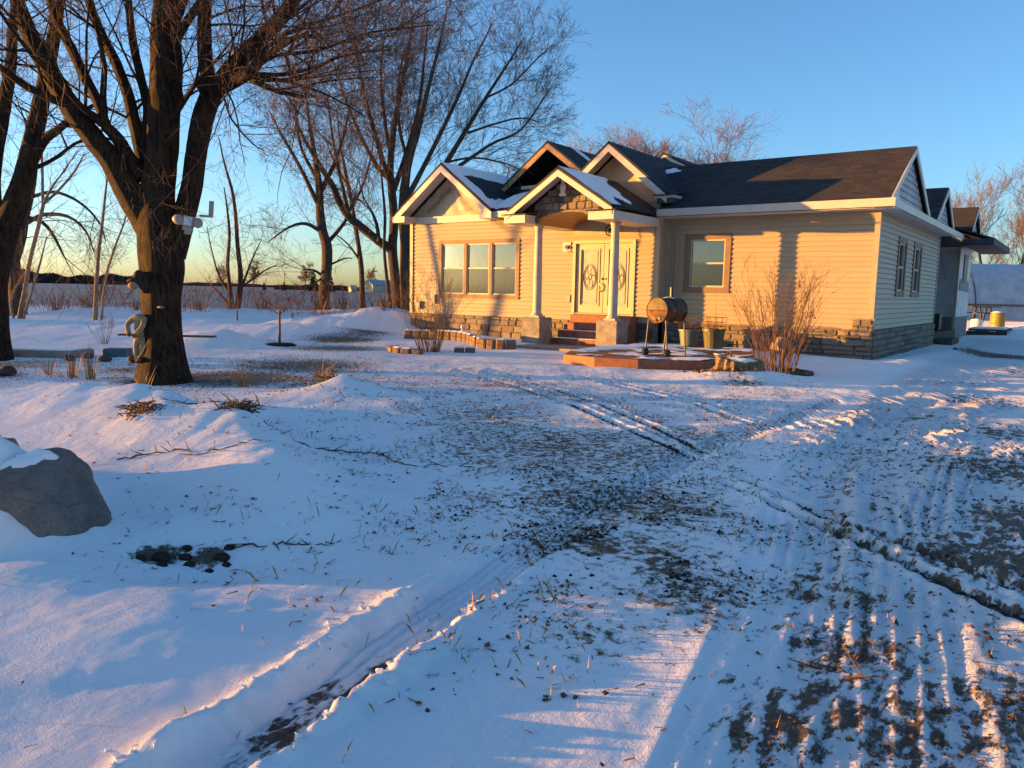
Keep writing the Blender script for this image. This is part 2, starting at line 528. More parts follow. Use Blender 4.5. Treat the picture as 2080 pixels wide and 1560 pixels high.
def path_sd(x, y, pts):
    """distance to a polyline, signed side, and arc length"""
    best = np.full(np.shape(x), 1e9)
    sd = np.zeros(np.shape(x))
    al = np.zeros(np.shape(x))
    acc = 0.0
    for (ax, ay), (bx, by) in zip(pts[:-1], pts[1:]):
        dx, dy = bx - ax, by - ay
        L = math.hypot(dx, dy)
        t = np.clip(((x - ax) * dx + (y - ay) * dy) / (L * L), 0, 1)
        px, py = ax + t * dx, ay + t * dy
        d = np.hypot(x - px, y - py)
        sgn = np.sign((x - ax) * dy - (y - ay) * dx)
        m = d < best
        best = np.where(m, d, best)
        sd = np.where(m, sgn * d, sd)
        al = np.where(m, acc + t * L, al)
        acc += L
    return best, sd, al, acc
def sstep(a, b, x):
    t = np.clip((x - a) / (b - a), 0, 1)
    return t * t * (3 - 2 * t)
BUMPS = [  # x, y, height, long radius, short radius, heading
    (-3.9, -15.95, 0.32, 1.5, 0.55, -0.10), (-1.8, -16.25, 0.29, 1.3, 0.50, -0.22), (-0.45, -16.75, 0.12, 0.7, 0.30, -0.25), (-5.8, -16.2, 0.20, 1.5, 0.60, 0.05), (-4.1, -15.5, 0.04, 1.2, 0.6, 0.6), (-3.5, -14.4, 0.04, 1.3, 0.6, 0.6),
    (-6.6, -17.4, 0.08, 2.0, 1.0, 0.4), (-9.5, -19.8, 0.08, 3.0, 1.4, 0.5),
    (-2.75, -16.45, 0.08, 0.35, 0.20, -0.3), (-1.95, -16.12, 0.06, 0.35, 0.20, -0.3),
    (-0.7, -16.75, 0.04, 0.8, 0.26, -0.3),
    
    (-4.2, -12.9, 0.17, 0.60, 0.42, 0.3), (-4.15, -12.95, 0.04, 0.22, 0.14, 0.5), (-3.4, -12.7, 0.07, 1.3, 0.5, 0.35), (-2.6, -13.6, 0.04, 1.6, 0.7, 0.2),
    (-1.15, -18.58, 0.50, 0.46, 0.34, 0.7), (-0.82, -18.70, 0.26, 0.45, 0.26, 0.7), (-0.1, -18.7, 0.06, 0.6, 0.36, 0.7), (-1.9, -19.25, 0.24, 0.8, 0.55, 0.6),
    (0.42, -17.98, -0.10, 0.45, 0.30, 0.7), (0.0, -18.0, -0.05, 0.26, 0.18, 0.7),
    (0.9, -18.7, 0.05, 0.6, 0.35, 0.6),
    (-13.8, -8.8, 0.34, 1.2, 0.8, 0.6), (-15.5, -5.0, 0.30, 3.0, 1.5, 0.9), (-17.0, -1.6, 0.55, 3.2, 1.3, 0.95), (-15.6, 1.0, 0.45, 3.0, 1.0, 1.2),
    (-20.0, -8.0, 0.24, 3.5, 1.2, 0.75), (-23.0, -4.0, 0.24, 3.5, 1.2, 0.75), (-17.5, -11.0, 0.12, 2.5, 1.0, 0.7), (-26.0, -9.0, 0.24, 3.5, 1.2, 0.7),
    (-27.0, 0.0, 0.40, 3.0, 1.4, 0.9), (-24.0, 4.5, 0.45, 4.0, 1.6, 0.9), (-30.5, -4.0, 0.45, 2.5, 1.2, 0.7), (-21.0, 6.0, 0.35, 3.0, 2.0, 0.9),
    (-9.9, -2.2, 0.14, 2.5, 0.9, 0.0), (-3.0, -0.5, 0.10, 3.0, 0.8, 0.0), (-1.0, -6.6, 0.12, 0.9, 0.5, 0.3), (-0.6, -5.9, 0.10, 0.6, 0.6, 0.0),
    (1.1, 4.0, 0.16, 4.5, 0.5, 1.5), (2.6, 22.0, 0.25, 3.5, 1.5, 1.3), (4.2, 30.0, 0.7, 6.0, 2.0, 1.2),
    (-1.9, -4.3, 0.06, 1.5, 1.0, 0.4),
]
RUT = [(2.12, -19.6), (2.12, -19.19), (2.0, -18.61), (1.87, -18.04), (1.80, -17.58), (1.74, -17.11), (1.67, -16.53), (1.55, -15.89), (1.42, -14.84), (1.25, -13.18), (1.26, -11.5), (1.26, -8.04)]
NARROW = [[(-5.51, -9.01), (-3.12, -10.39), (-0.94, -11.83), (0.44, -12.87), (1.49, -13.63)], [(-5.0, -8.85), (-2.5, -10.2), (-0.25, -11.88), (0.72, -12.68), (1.55, -13.42)],
          [(1.93, -14.28), (2.41, -14.62), (2.82, -14.95), (3.24, -15.27), (3.66, -15.61), (4.3, -16.1)], [(1.98, -14.05), (2.49, -14.39), (2.95, -14.80), (3.31, -15.03), (3.74, -15.28), (4.3, -15.7)],
          [(-2.92, -8.45), (-1.33, -9.44), (-0.18, -10.17), (1.09, -11.29)], [(-2.5, -8.45), (-1.1, -9.3), (0.1, -10.1), (1.3, -11.0)]]
DRIVE = [(0.68, 13.0), (1.16, 2.03), (1.32, -4.78), (1.54, -9.14), (2.08, -12.6), (2.6, -14.99), (3.06, -16.73), (3.5, -18.5), (4.2, -22.0)]
TREADS = [([(1.19, 6.0), (1.59, -3.92), (1.96, -9.88), (2.37, -13.18), (2.87, -15.46), (3.24, -16.93), (3.6, -18.6)], 0.30),
          ([(2.6, 3.0), (2.74, -1.39), (2.87, -7.85), (3.07, -12.01), (3.28, -14.25), (3.55, -15.94), (3.95, -18.2)], 0.30),
          ([(2.05, 2.0), (2.3, -6.0), (2.5, -10.5), (2.75, -13.4), (3.05, -15.2), (3.6, -17.4)], 0.22),
          ([(1.0, -12.0), (1.8, -10.5), (2.5, -9.0), (3.3, -7.0), (4.4, -5.0)], 0.24),
          ([(1.7, -12.8), (2.5, -11.9), (3.2, -11.2), (4.6, -10.4)], 0.22),
          ([(3.9, -8.0), (3.6, -11.0), (3.7, -13.5), (4.0, -16.0)], 0.26),
          ([(1.5, 0.0), (1.75, -6.0), (2.15, -11.0), (2.62, -13.8), (3.1, -16.0), (3.4, -17.6)], 0.20),
          ([(2.4, -5.0), (2.35, -9.0), (2.7, -12.4), (3.35, -15.0)], 0.18),
          ([(0.9, -13.2), (1.6, -12.4), (2.4, -11.4), (3.4, -9.6)], 0.16)]
def drive_in(x, y):
    d, sd, al, L = path_sd(x, y, DRIVE)
    inside = (sd < 0)
    return np.where(inside, d, -d)
def H(x, y, full=True):
    x = np.asarray(x, dtype=float); y = np.asarray(y, dtype=float)
    near = np.exp(-((x + 5) ** 2 + (y + 8) ** 2) / 60.0 ** 2)
    z = 0.09 * near * fbm(x, y, 5.0, 1) + 0.018 * fbm(x, y, 1.1, 4)
    di = drive_in(x, y)
    ind = sstep(-0.3, 0.5, di) * (y < 14)
    nb = 1 + 0.35 * fbm(x, y, 0.55, 7)
    for bx, by, h, a, b, th in BUMPS:
        c, s_ = math.cos(th), math.sin(th)
        u = (x - bx) * c + (y - by) * s_
        v_ = -(x - bx) * s_ + (y - by) * c
        # wind-packed drifts: a long gentle face towards the low sun, a short lee side
        bb_ = b
        if by < -12 and h > 0:
            sg = 1.0 if (s_ * 0.87 - c * 0.49) > 0 else -1.0
            bb_ = np.where(v_ * sg > 0, 2.1 * b, 0.75 * b)
        q = (u / a) ** 2 + (v_ / bb_) ** 2
        z = z + h * np.exp(-np.minimum(q, 60)) * nb
    z = z - 0.012 * ind
    # sastrugi: wind ripples along the light
    rip = fbm(x * 0.6 + y * 0.8, (x * 0.8 - y * 0.6) * 3.2, 1.3, 9, 3)
    z = z + 0.034 * rip * (1 - ind)
    fd = (x - CAM.x) * Fw.x + (y - CAM.y) * Fw.y
    z = z + np.where(fd < 16, 0.012 * fbm(x, y, 0.22, 12, 3) * (1 - 0.5 * ind), 0)
    # wheel rut through the soft snow, with thrown-up lips
    d, sd, al, L = path_sd(x, y, RUT)
    fade = 1 - sstep(1.6, 3.2, al)
    wob = 0.025 * fbm(al * 1.0, sd * 0, 0.35, 20) * 2
    wob2 = 0.05 * (vnoise(x, y, 0.16, 24) - 0.5) + 0.03 * (vnoise(x, y, 0.06, 25) - 0.5)
    lip = np.exp(-((np.abs(sd + wob) + wob2 - 0.20) / 0.055) ** 2) * (0.040 + 0.04 * (vnoise(x, y, 0.30, 21) - 0.5) + 0.035 * (vnoise(x, y, 0.05, 22) - 0.5))
    z = z + fade * (lip - 0.07 * (1 - sstep(0.10, 0.20, d + wob + wob2)) + 0.022 * (d < 0.19) * fbm(x, y, 0.06, 23, 2) - 0.008 * (d < 0.15) * np.sin(sd * 2 * math.pi / 0.06))
    z = z - (1 - fade) * (al < L - 0.1) * 0.012 * (1 - sstep(0.13, 0.17, d)) * (1 + 0.8 * np.sign(np.sin(sd * 2 * math.pi / 0.055)))
    for p in NARROW:
        d, sd, al, L = path_sd(x, y, p)
        z = z - 0.035 * (1 - sstep(0.02, 0.07, d)) + 0.012 * np.exp(-((d - 0.10) / 0.04) ** 2) * (1 + 2 * fbm(x, y, 0.12, 31))
    for p, hw in TREADS:
        d, sd, al, L = path_sd(x, y, p)
        m = (1 - sstep(hw * 0.8, hw, d)) * (al > 0.02) * (al < L - 0.02)
        rib = sstep(-0.2, 0.8, np.sin(sd * 2 * math.pi / 0.095))
        br = sstep(0.30, 0.65, vnoise(x, y * 0.35, 0.35, 33)) * (0.5 + 0.8 * vnoise(x, y, 0.12, 34))
        z = z + m * (-0.008 + (0.010 + 0.022 * sstep(4.0, 7.0, fd)) * rib * br) + 0.005 * np.exp(-((d - hw) / 0.04) ** 2) * (al > 0.02) * (al < L - 0.02)
    z = z + ind * np.where(fd < 14, 0.014 * fbm(x, y, 0.13, 41, 2), 0)
    return z
def gz(x, y):
    return float(H(np.array([x]), np.array([y]))[0])

# ------------------------------------------------------------------ ground sheet
def axis_f():
    a = [-1500, -600, -250, -100, -40, -15, -6, -2, 0]
    f = 0.4
    while f < 1.6:
        a.append(f); f += 0.15
    while f < 42:
        a.append(f); f += max(0.020, f * f * 0.0013)
    while f < 3500:
        a.append(f); f *= 1.06
    return np.array(a)
def axis_r():
    a = [0.0]
    r = 0.0
    while r < 45:
        r += max(0.023, r * 0.0075); a.append(r)
    while r < 3000:
        r *= 1.15; a.append(r)
    a = np.array(a)
    return np.concatenate([-a[:0:-1], a])
af, ar = axis_f(), axis_r()
fx, fy = -math.sin(yaw), math.cos(yaw)
rx, ry = math.cos(yaw), math.sin(yaw)
FF, RR = np.meshgrid(af, ar, indexing='ij')
GX = CAM.x + FF * fx + RR * rx
GY = CAM.y + FF * fy + RR * ry
GZ = H(GX, GY)
far = np.hypot(GX + 5, GY + 8)
# the field beyond the yard dips gently and rises again
GZ = GZ - 0.35 * sstep(45, 90, far) * (1 - sstep(150, 500, far)) - 0.2 * sstep(200, 900, far)
nf_, nr_ = GX.shape
idx = np.arange(nf_ * nr_).reshape(nf_, nr_)
quads = np.stack([idx[:-1, :-1], idx[:-1, 1:], idx[1:, 1:], idx[1:, :-1]], -1).reshape(-1, 4)
me = mesh_np('ground', np.stack([GX, GY, GZ], -1).reshape(-1, 3), quads, M['ground'], True)
def blob(x, y, lst):
    t = np.zeros(np.shape(x))
    for bx, by, s, a in lst:
        t = np.maximum(t, a * np.exp(-((x - bx) ** 2 + (y - by) ** 2) / s ** 2))
    return t
TURF = [(0.2, -14.0, 2.8, 0.64), (-1.4, -13.1, 2.2, 0.61), (1.6, -15.4, 1.6, 0.67), (-3.5, -10.5, 2.6, 0.57), (2.2, -16.3, 0.9, 0.64), (1.0, -16.0, 1.0, 0.58), (2.8, -16.7, 1.0, 0.62),
        (-8.0, -10.6, 2.4, 0.78), (-7.0, -12.9, 2.0, 0.86), (-5.6, -12.2, 1.4, 0.72), (-12.9, -5.4, 1.8, 0.84), (-10.8, -7.4, 2.2, 0.74), (-13.8, -3.6, 1.4, 0.80), (-9.3, -13.2, 1.4, 0.70), (-7.4, -13.9, 0.9, 0.9),
        (0.6, -9.5, 2.0, 0.50), (-0.5, -7.2, 0.9, 0.66), (2.6, -17.4, 0.7, 0.56), (-0.02, -18.02, 0.20, 0.9), (0.2, -17.85, 0.18, 0.85), (-1.9, -10.9, 1.5, 0.56), (0.9, -12.4, 1.4, 0.6),
        (-11.5, -14.6, 1.6, 0.72), (-9.9, -15.4, 1.1, 0.7), (1.95, -16.35, 0.45, 0.76), (2.45, -16.45, 0.4, 0.74)]
MUD = [(3.3, -16.1, 0.8, 0.58), (3.5, -16.8, 0.6, 0.64), (3.75, -17.3, 0.7, 0.68), (3.9, -15.0, 1.0, 0.72), (3.7, -12.0, 1.4, 0.68), (4.3, -14.0, 1.2, 0.80), (3.35, -17.7, 0.6, 0.7), (3.6, -9.5, 1.6, 0.62),
       (2.2, 5.4, 1.5, 1.0), (3.5, 5.2, 1.6, 1.0), (2.3, -4.0, 1.8, 0.55), (4.4, -17.0, 0.8, 0.76), (2.6, -9.0, 1.2, 0.5), (4.6, -11, 1.6, 0.78), (3.2, -0.5, 2.0, 0.6), (3.0, -6.5, 1.4, 0.62)]
di = drive_in(GX, GY)
ind = sstep(-0.2, 0.4, di) * (GY < 16)
turf = blob(GX, GY, TURF) * (1 - 0.9 * ind)
mud = np.maximum(blob(GX, GY, MUD) * sstep(-0.5, 0.2, di), 0.42 * ind)
along_ = (GX - CAM.x) * fx + (GY - CAM.y) * fy
soil = 0.6 * blob(GX, GY, [(2.4, 5.3, 1.0, 1.0), (3.6, 5.0, 1.1, 1.0)])
for p, hw in TREADS:
    d, sd, al, L = path_sd(GX, GY, p)
    m_ = (1 - sstep(hw * 0.8, hw, d)) * (al > 0.02) * (al < L - 0.02)
    rib_ = sstep(-0.2, 0.8, np.sin(sd * 2 * math.pi / 0.095)) * sstep(0.30, 0.65, vnoise(GX, GY * 0.35, 0.35, 33))
    mud = mud + m_ * (0.03 - (0.07 + 0.10 * sstep(4.5, 8.0, along_)) * rib_)
for ip, p in enumerate(NARROW):
    d, sd, al, L = path_sd(GX, GY, p)
    soil = np.maximum(soil, (1 - sstep(0.02, 0.085, d)) * ((0.45 if ip not in (2, 3) else 0.25) + 0.35 * vnoise(GX, GY, 0.6, 51)))
    if ip in (2, 3):
        mud = np.maximum(mud, 0.66 * (1 - sstep(0.05, 0.17, d)) * sstep(0.6, 1.2, al))
d, sd, al, L = path_sd(GX, GY, RUT)
mud = np.maximum(mud, 0.62 * (1 - sstep(0.05, 0.16, d)) * (1 - sstep(1.2, 2.5, al)))
turf = np.maximum(turf, 0.55 * (1 - sstep(0.1, 0.2, d)) * sstep(2.2, 3.0, al) * (al < L - 0.1))
# across the yard boundary: snowy ditch, then stubble field
fld = (GX + 34) * -0.60 + (GY - 4) * 0.80 * 0 + 0
along = (GX - CAM.x) * fx + (GY - CAM.y) * fy
stubble = sstep(100, 125, along) * (0.75 + 0.25 * sstep(0.4, 0.6, vnoise(GX, GY, 60, 61))) * (RR < along * 0.05 + 30)
stubble = np.maximum(stubble, 0.95 * sstep(44, 54, along) * (RR < -6))
stubble = np.maximum(stubble, 0.9 * sstep(60, 64, along) * (1 - sstep(70, 76, along)))
for nm, ar_ in (('turf', turf), ('mud', mud), ('soil', soil), ('ice', ind * (0.5 + 0.5 * vnoise(GX, GY, 1.3, 71))), ('stubble', stubble)):
    a_ = me.attributes.new(nm, 'FLOAT', 'POINT')
    a_.data.foreach_set('value', ar_.astype(np.float32).ravel())
ground = link_mesh('ground', me)
tag(ground, kind='structure')

# ------------------------------------------------------------------ house
house = empty('house', (-7.0, 0.0, 0.0), 'long single-storey house with cream siding, dark roof gables and stone skirting', 'house')
ZB, ZT = 0.75, 3.62
EXPO = 0.127
def unit_mesh(name, vs, fs, mat):
    me = bpy.data.meshes.new(name)
    me.from_pydata(vs, [], fs)
    me.materials.append(M[mat])
    me.update()
    return me
board_me = unit_mesh('siding_board', [(0, 0, 0), (0, -0.030, 0), (0, -0.036, 0.014), (0, -0.003, EXPO + 0.01), (0, 0, EXPO + 0.01), (1, 0, 0), (1, -0.030, 0), (1, -0.036, 0.014), (1, -0.003, EXPO + 0.01), (1, 0, EXPO + 0.01)],
                     [(0, 1, 2, 3, 4), (9, 8, 7, 6, 5), (0, 5, 6, 1), (1, 6, 7, 2), (2, 7, 8, 3), (3, 8, 9, 4)], 'siding')
def piece(name, me, parent, loc, scale=(1, 1, 1), rz=0.0, rx=0.0, ry=0.0):
    o = bpy.data.objects.new(name, me)
    col.objects.link(o)
    o.parent = parent
    og = ORG[parent.name]
    o.location = (loc[0] - og.x, loc[1] - og.y, loc[2] - og.z)
    o.scale = scale
    o.rotation_euler = (rx, ry, rz)
    return o
def sided_wall(name, a0, a1, z0, z1, axis, plane, openings, thick=0.2, splice=None):
    """wall with cut openings; axis 'x' faces -Y at y=plane, axis 'y' faces +X at x=plane"""
    mb = MB()
    xs = sorted({a0, a1, *[q for o in openings for q in (o[0], o[1])]})
    zs = sorted({z0, z1, *[q for o in openings for q in (o[2], o[3])]})
    for xa, xb in zip(xs[:-1], xs[1:]):
        for za, zb in zip(zs[:-1], zs[1:]):
            if any(o[0] < (xa + xb) / 2 < o[1] and o[2] < (za + zb) / 2 < o[3] for o in openings):
                continue
            if axis == 'x':
                mb.box(xa, xb, plane, plane + thick, za, zb)
            else:
                mb.box(plane - thick, plane, xa, xb, za, zb)
    wall = mb.build(name, 'siding', house)
    n = int(round((z1 - z0) / EXPO))
    for i in range(n):
        z = z0 + i * EXPO
        segs = [(a0, a1)]
        for o in openings:
            if z + EXPO > o[2] and z < o[3]:
                ns = []
                for s0, s1 in segs:
                    if o[1] <= s0 or o[0] >= s1:
                        ns.append((s0, s1)); continue
                    if o[0] > s0: ns.append((s0, o[0]))
                    if o[1] < s1: ns.append((o[1], s1))
                segs = ns
        for s0, s1 in segs:
            cuts = [s0]
            if splice and s1 - s0 > 3.2:
                cuts.append(s0 + (0.35 + 0.3 * random.random()) * (s1 - s0))
            cuts.append(s1)
            for c0, c1 in zip(cuts[:-1], cuts[1:]):
                if axis == 'x':
                    piece('siding_board', board_me, wall, (c0 + 0.0015, plane, z), (c1 - c0 - 0.003, 1, 1))
                else:
                    piece('siding_board', board_me, wall, (plane, c0 + 0.0015, z), (c1 - c0 - 0.003, 1, 1), R_(90))
    return wall
wl = sided_wall('front_wall', -14.87, -5.5, 0.70, 3.80, 'x', -0.5, [(-13.5, -10.32, 1.36, 3.08), (-8.16, -6.24, 0.88, 2.96)], splice=True)
wr = sided_wall('front_wall', -5.38, 0.0, ZB, ZT, 'x', 0.0, [(-4.80, -3.72, 1.70, 3.08)], splice=True)
ws = sided_wall('side_wall', 0.0, 9.1, ZB, ZT, 'y', 0.0, [(2.5, 3.45, 1.7, 3.05), (4.75, 5.8, 1.7, 3.05)], splice=True)
wq = sided_wall('return_wall', -0.44, 0.0, ZB, ZT, 'y', -5.5, [])
for bx_ in ((-14.93, -14.80, -0.56, -0.44, 0.70, 3.80), (-5.56, -5.44, -0.56, -0.43, 0.70, 3.62), (-0.07, 0.05, -0.05, 0.07, ZB, ZT), (-5.497, -5.38, -0.045, 0.0, ZB, ZT), (-0.05, 0.045, 9.05, 9.15, ZB, ZT)):
    MB().box(*bx_).build('corner_trim', 'corner_trim', house)
MB().tube([(-5.15, -0.05, 0.9), (-5.15, -0.05, 3.55)], 0.022, 8).build('cable_conduit', 'corner_trim', house)
# body behind the cladding
mb = MB()
mb.box(-14.8, -5.7, 0.9, 8.9, 0.0, 3.7).box(-5.7, -0.9, 1.2, 8.9, 0.0, 3.7).box(-14.85, -14.65, -0.28, 0.9, 0.0, 3.7)
mb.box(-14.8, -13.7, -0.29, 0.9, 0.1, 3.7).box(-10.1, -8.4, -0.29, 0.9, 0.1, 3.7).box(-6.1, -5.72, -0.29, 1.2, 0.1, 3.7)
mb.build('inner_body', 'interior', house)

# windows ------------------------------------------------
def double_hung(parent, x0, x1, z0, z1, axis, plane, cur='curtain', rail=None, cloth=True):
    """one sash pair as a sub-assembly: frame, panes, curtain"""
    def bx(mb, a, b, d0, d1, c, e):
        if axis == 'x':
            mb.box(a, b, plane + d0, plane + d1, c, e)
        else:
            mb.box(plane - d1, plane - d0, a, b, c, e)
    mid = rail or (z0 + z1) / 2
    fr = MB()
    t = 0.042
    bx(fr, x0, x0 + t, -0.012, 0.06, z0, z1); bx(fr, x1 - t, x1, -0.012, 0.06, z0, z1)
    bx(fr, x0 + t, x1 - t, -0.010, 0.06, z1 - t, z1); bx(fr, x0 + t, x1 - t, -0.010, 0.06, z0, z0 + t)
    bx(fr, x0 + t, x1 - t, -0.006, 0.055, mid - 0.022, mid + 0.022)
    fr.build('sash', 'sash', parent)
    p = MB(); bx(p, x0 + t, x1 - t, 0.030, 0.034, mid + 0.022, z1 - t); p.build('pane', 'glass', parent)
    p = MB(); bx(p, x0 + t, x1 - t, 0.016, 0.020, z0 + t, mid - 0.022); p.build('pane', 'glass_screen', parent)
    if cloth:
        c = MB()
        n = 26
        vs, fs = [], []
        for i in range(n + 1):
            a = x0 + 0.02 + (x1 - x0 - 0.04) * i / n
            d = 0.12 + 0.02 * math.sin(i * 1.9) + 0.012 * math.sin(i * 0.8)
            for z in (z0, z1):
                vs.append((a, plane + d, z) if axis == 'x' else (plane - d, a, z))
        for i in range(n):
            fs.append((2 * i, 2 * i + 2, 2 * i + 3, 2 * i + 1))
        c.add(vs, fs).build('curtain', cur, parent)
    return fr
def trim_frame(parent_name, x0, x1, z0, z1, t, axis, plane, bars=()):
    mb = MB()
    def bx(a, b, c, e, d0=-0.05, d1=0.0):
        if axis == 'x':
            mb.box(a, b, plane + d0, plane + d1, c, e)
        else:
            mb.box(plane - d1, plane - d0, a, b, c, e)
    bx(x0, x0 + t, z0, z1); bx(x1 - t, x1, z0, z1)
    bx(x0 + t, x1 - t, z1 - t, z1, -0.048); bx(x0 + t, x1 - t, z0, z0 + t, -0.048)
    for b in bars:
        bx(b - 0.06, b + 0.06, z0 + t, z1 - t, -0.040, 0.03)
    return mb.build(parent_name, 'brown_trim', house)
w1 = trim_frame('window', -13.60, -10.22, 1.26, 3.17, 0.13, 'x', -0.5, (-12.44, -11.37))
for a, b in ((-13.47, -12.50), (-12.38, -11.43), (-11.31, -10.35)):
    double_hung(w1, a, b, 1.39, 3.04, 'x', -0.5, rail=2.24)
w2 = trim_frame('window', -4.92, -3.60, 1.58, 3.18, 0.155, 'x', 0.0)
double_hung(w2, -4.765, -3.755, 1.735, 3.025, 'x', 0.0, rail=2.38, cur='curtain')
for a, b in ((2.38, 3.56), (4.62, 5.93)):
    wv = trim_frame('window', a, b, 1.58, 3.16, 0.15, 'y', 0.0)
    double_hung(wv, a + 0.15, b - 0.15, 1.73, 3.01, 'y', 0.0)

# front door ---------------------------------------------
door = MB()
door.box(-8.24, -8.15, -0.56, -0.44, 0.88, 3.04).box(-6.26, -6.17, -0.56, -0.44, 0.88, 3.04).box(-8.15, -6.26, -0.558, -0.44, 2.95, 3.04)
door = door.build('door_frame', 'door_paint', house)
MB().box(-8.15, -6.26, -0.545, -0.40, 0.88, 0.925).build('threshold', 'plastic_grey', door)
def leaf(x0, x1):
    mb = MB()
    z0, z1 = 0.93, 2.94
    gx0, gx1, gz0, gz1 = x0 + 0.15, x1 - 0.15, 1.16, 2.78
    y0, y1 = -0.50, -0.455
    mb.box(x0, gx0, y0, y1, z0, z1).box(gx1, x1, y0, y1, z0, z1).box(gx0, gx1, y0, y1, gz1, z1).box(gx0, gx1, y0, y1, z0, gz0)
    for a, b, c, d in ((gx0 - 0.03, gx0, gz0 - 0.03, gz1 + 0.03), (gx1, gx1 + 0.03, gz0 - 0.03, gz1 + 0.03)):
        mb.box(a, b, y0 - 0.018, y0, c, d)
    mb.box(gx0, gx1, y0 - 0.018, y0, gz1, gz1 + 0.03).box(gx0, gx1, y0 - 0.018, y0, gz0 - 0.03, gz0)
    lf = mb.build('door', 'door_paint', house)
    MB().box(gx0, gx1, -0.482, -0.476, gz0, gz1).build('frosted_pane', 'frosted', lf)
    MB().box(gx0 - 0.02, gx1 + 0.02, -0.43, -0.42, gz0, gz1).build('door_blind', 'door_blind', lf)
    cm = MB()
    cx, cz = (gx0 + gx1) / 2, 1.98
    def line(pts, r=0.007):
        cm.tube([(p, -0.487, q) for p, q in pts], r, 5)
    e = 0.06
    line([(gx0 + e, gz0 + e), (gx1 - e, gz0 + e), (gx1 - e, gz1 - e), (gx0 + e, gz1 - e), (gx0 + e, gz0 + e)])
    for rx_, rz_ in ((0.22, 0.38), (0.18, 0.33)):
        line([(cx + rx_ * math.cos(t * math.pi / 18), cz + rz_ * math.sin(t * math.pi / 18)) for t in range(37)])
    for t in range(0, 360, 60):
        a = R_(t)
        line([(cx + 0.05 * math.cos(a), cz + 0.08 * math.sin(a)), (cx + 0.11 * math.cos(a + 0.4), cz + 0.2 * math.sin(a + 0.4)), (cx + 0.18 * math.cos(a), cz + 0.33 * math.sin(a))], 0.006)
    line([(cx + 0.05 * math.cos(t * math.pi / 6), cz + 0.08 * math.sin(t * math.pi / 6)) for t in range(13)])
    line([(gx0 + e, cz), (cx - 0.22, cz)]); line([(cx + 0.22, cz), (gx1 - e, cz)])
    cm.build('leaded_came', 'black_metal', lf)
    return lf
d1 = leaf(-8.13, -7.215)
d2 = leaf(-7.195, -6.28)
MB().tube([(-7.27, -0.50, 1.93), (-7.27, -0.54, 1.93)], 0.035, 10).tube([(-7.27, -0.50, 1.78), (-7.27, -0.56, 1.78), (-7.27, -0.57, 1.70), (-7.27, -0.56, 1.60), (-7.27, -0.50, 1.56)], 0.016, 8).build('door_handle', 'brass', d1)
MB().tube([(-7.14, -0.50, 1.93), (-7.14, -0.53, 1.93)], 0.03, 10).build('deadbolt', 'brass', d2)
bell = MB().box(-8.62, -8.34, -0.545, -0.50, 2.72, 3.0).build('lamp_plate', 'white_trim', house)
MB().tube([(-8.46, -0.545, 2.86), (-8.46, -0.60, 2.86)], 0.055, 12).tube([(-8.46, -0.55, 2.86), (-8.42, -0.58, 2.74), (-8.36, -0.56, 2.68)], 0.008, 5).build('lamp_socket', 'black_metal', bell)
MB().box(-8.42, -8.30, -0.57, -0.50, 1.22, 1.44).box(-8.50, -8.42, -0.56, -0.50, 1.28, 1.38).build('outlet_cover', 'plastic_grey', house)
MB().box(-13.9, -13.72, -0.60, -0.50, 1.05, 1.35).build('meter_box', 'plastic_grey', house)
MB().box(-14.65, -14.40, -0.62, -0.50, 0.85, 1.12).build('meter_box', 'plastic_grey', house)

# stone skirting -----------------------------------------
def stone_mesh(i):
    rr = random.Random(100 + i)
    vs, fs = [], []
    for y, k, j in ((0.0, 0.5, 0.03), (-0.6, 0.5, 0.05), (-1.0, 0.40, 0.06)):
        for a, b in ((-1, -1), (0, -1.02), (1, -1), (1.02, 0), (1, 1), (0, 1.02), (-1, 1), (-1.02, 0)):
            vs.append((a * k + rr.uniform(-j, j), y + rr.uniform(-0.12, 0.12) * (y < 0), b * k + rr.uniform(-j, j)))
    for r in range(2):
        for q in range(8):
            n = (q + 1) % 8
            fs.append((r * 8 + q, r * 8 + n, r * 8 + 8 + n, r * 8 + 8 + q))
    vs.append((rr.uniform(-.1, .1), -1.08, rr.uniform(-.1, .1)))
    for q in range(8):
        fs.append((16 + q, 16 + (q + 1) % 8, 24))
    return unit_mesh('stone', vs, fs, 'stone')
STONES = [stone_mesh(i) for i in range(12)]
def stone_course(parent, a0, a1, z0, z1, axis, plane, wmin, wmax, hmin, hmax, dep=0.05, keep=None):
    z = z0
    while z < z1 - 0.03:
        h = min(random.uniform(hmin, hmax), z1 - z)
        if z1 - z - h < hmin * 0.6:
            h = z1 - z
        a = a0 + random.uniform(-0.1, 0.0)
        while a < a1 - 0.02:
            wd = random.uniform(wmin, wmax)
            b = min(a + wd, a1)
            lo = max(a, a0)
            if b - lo > 0.05 and (keep is None or keep((lo + b) / 2, z + h / 2)):
                s_ = (b - lo - 0.012, dep * random.uniform(0.75, 1.35), h - 0.012)
                c = (lo + b) / 2
                if axis == 'x':
                    piece('stone', random.choice(STONES), parent, (c, plane, z + h / 2), s_)
                else:
                    piece('stone', random.choice(STONES), parent, (plane, c, z + h / 2), s_, R_(90))
            a = b
        z += h
sk = MB().box(-5.5, 0.05, -0.05, 0.20, -0.3, 0.74).build('stone_skirting', 'mortar', house)
stone_course(sk, -5.4, 0.06, -0.02, 0.72, 'x', -0.05, 0.20, 0.55, 0.085, 0.17, 0.06)
stone_course(sk, -0.42, 0.06, 0.72, 0.99, 'x', -0.045, 0.14, 0.36, 0.09, 0.15, 0.05)
MB().box(-0.48, 0.10, -0.12, -0.02, 0.985, 1.03).build('stone_cap', 'concrete', sk)
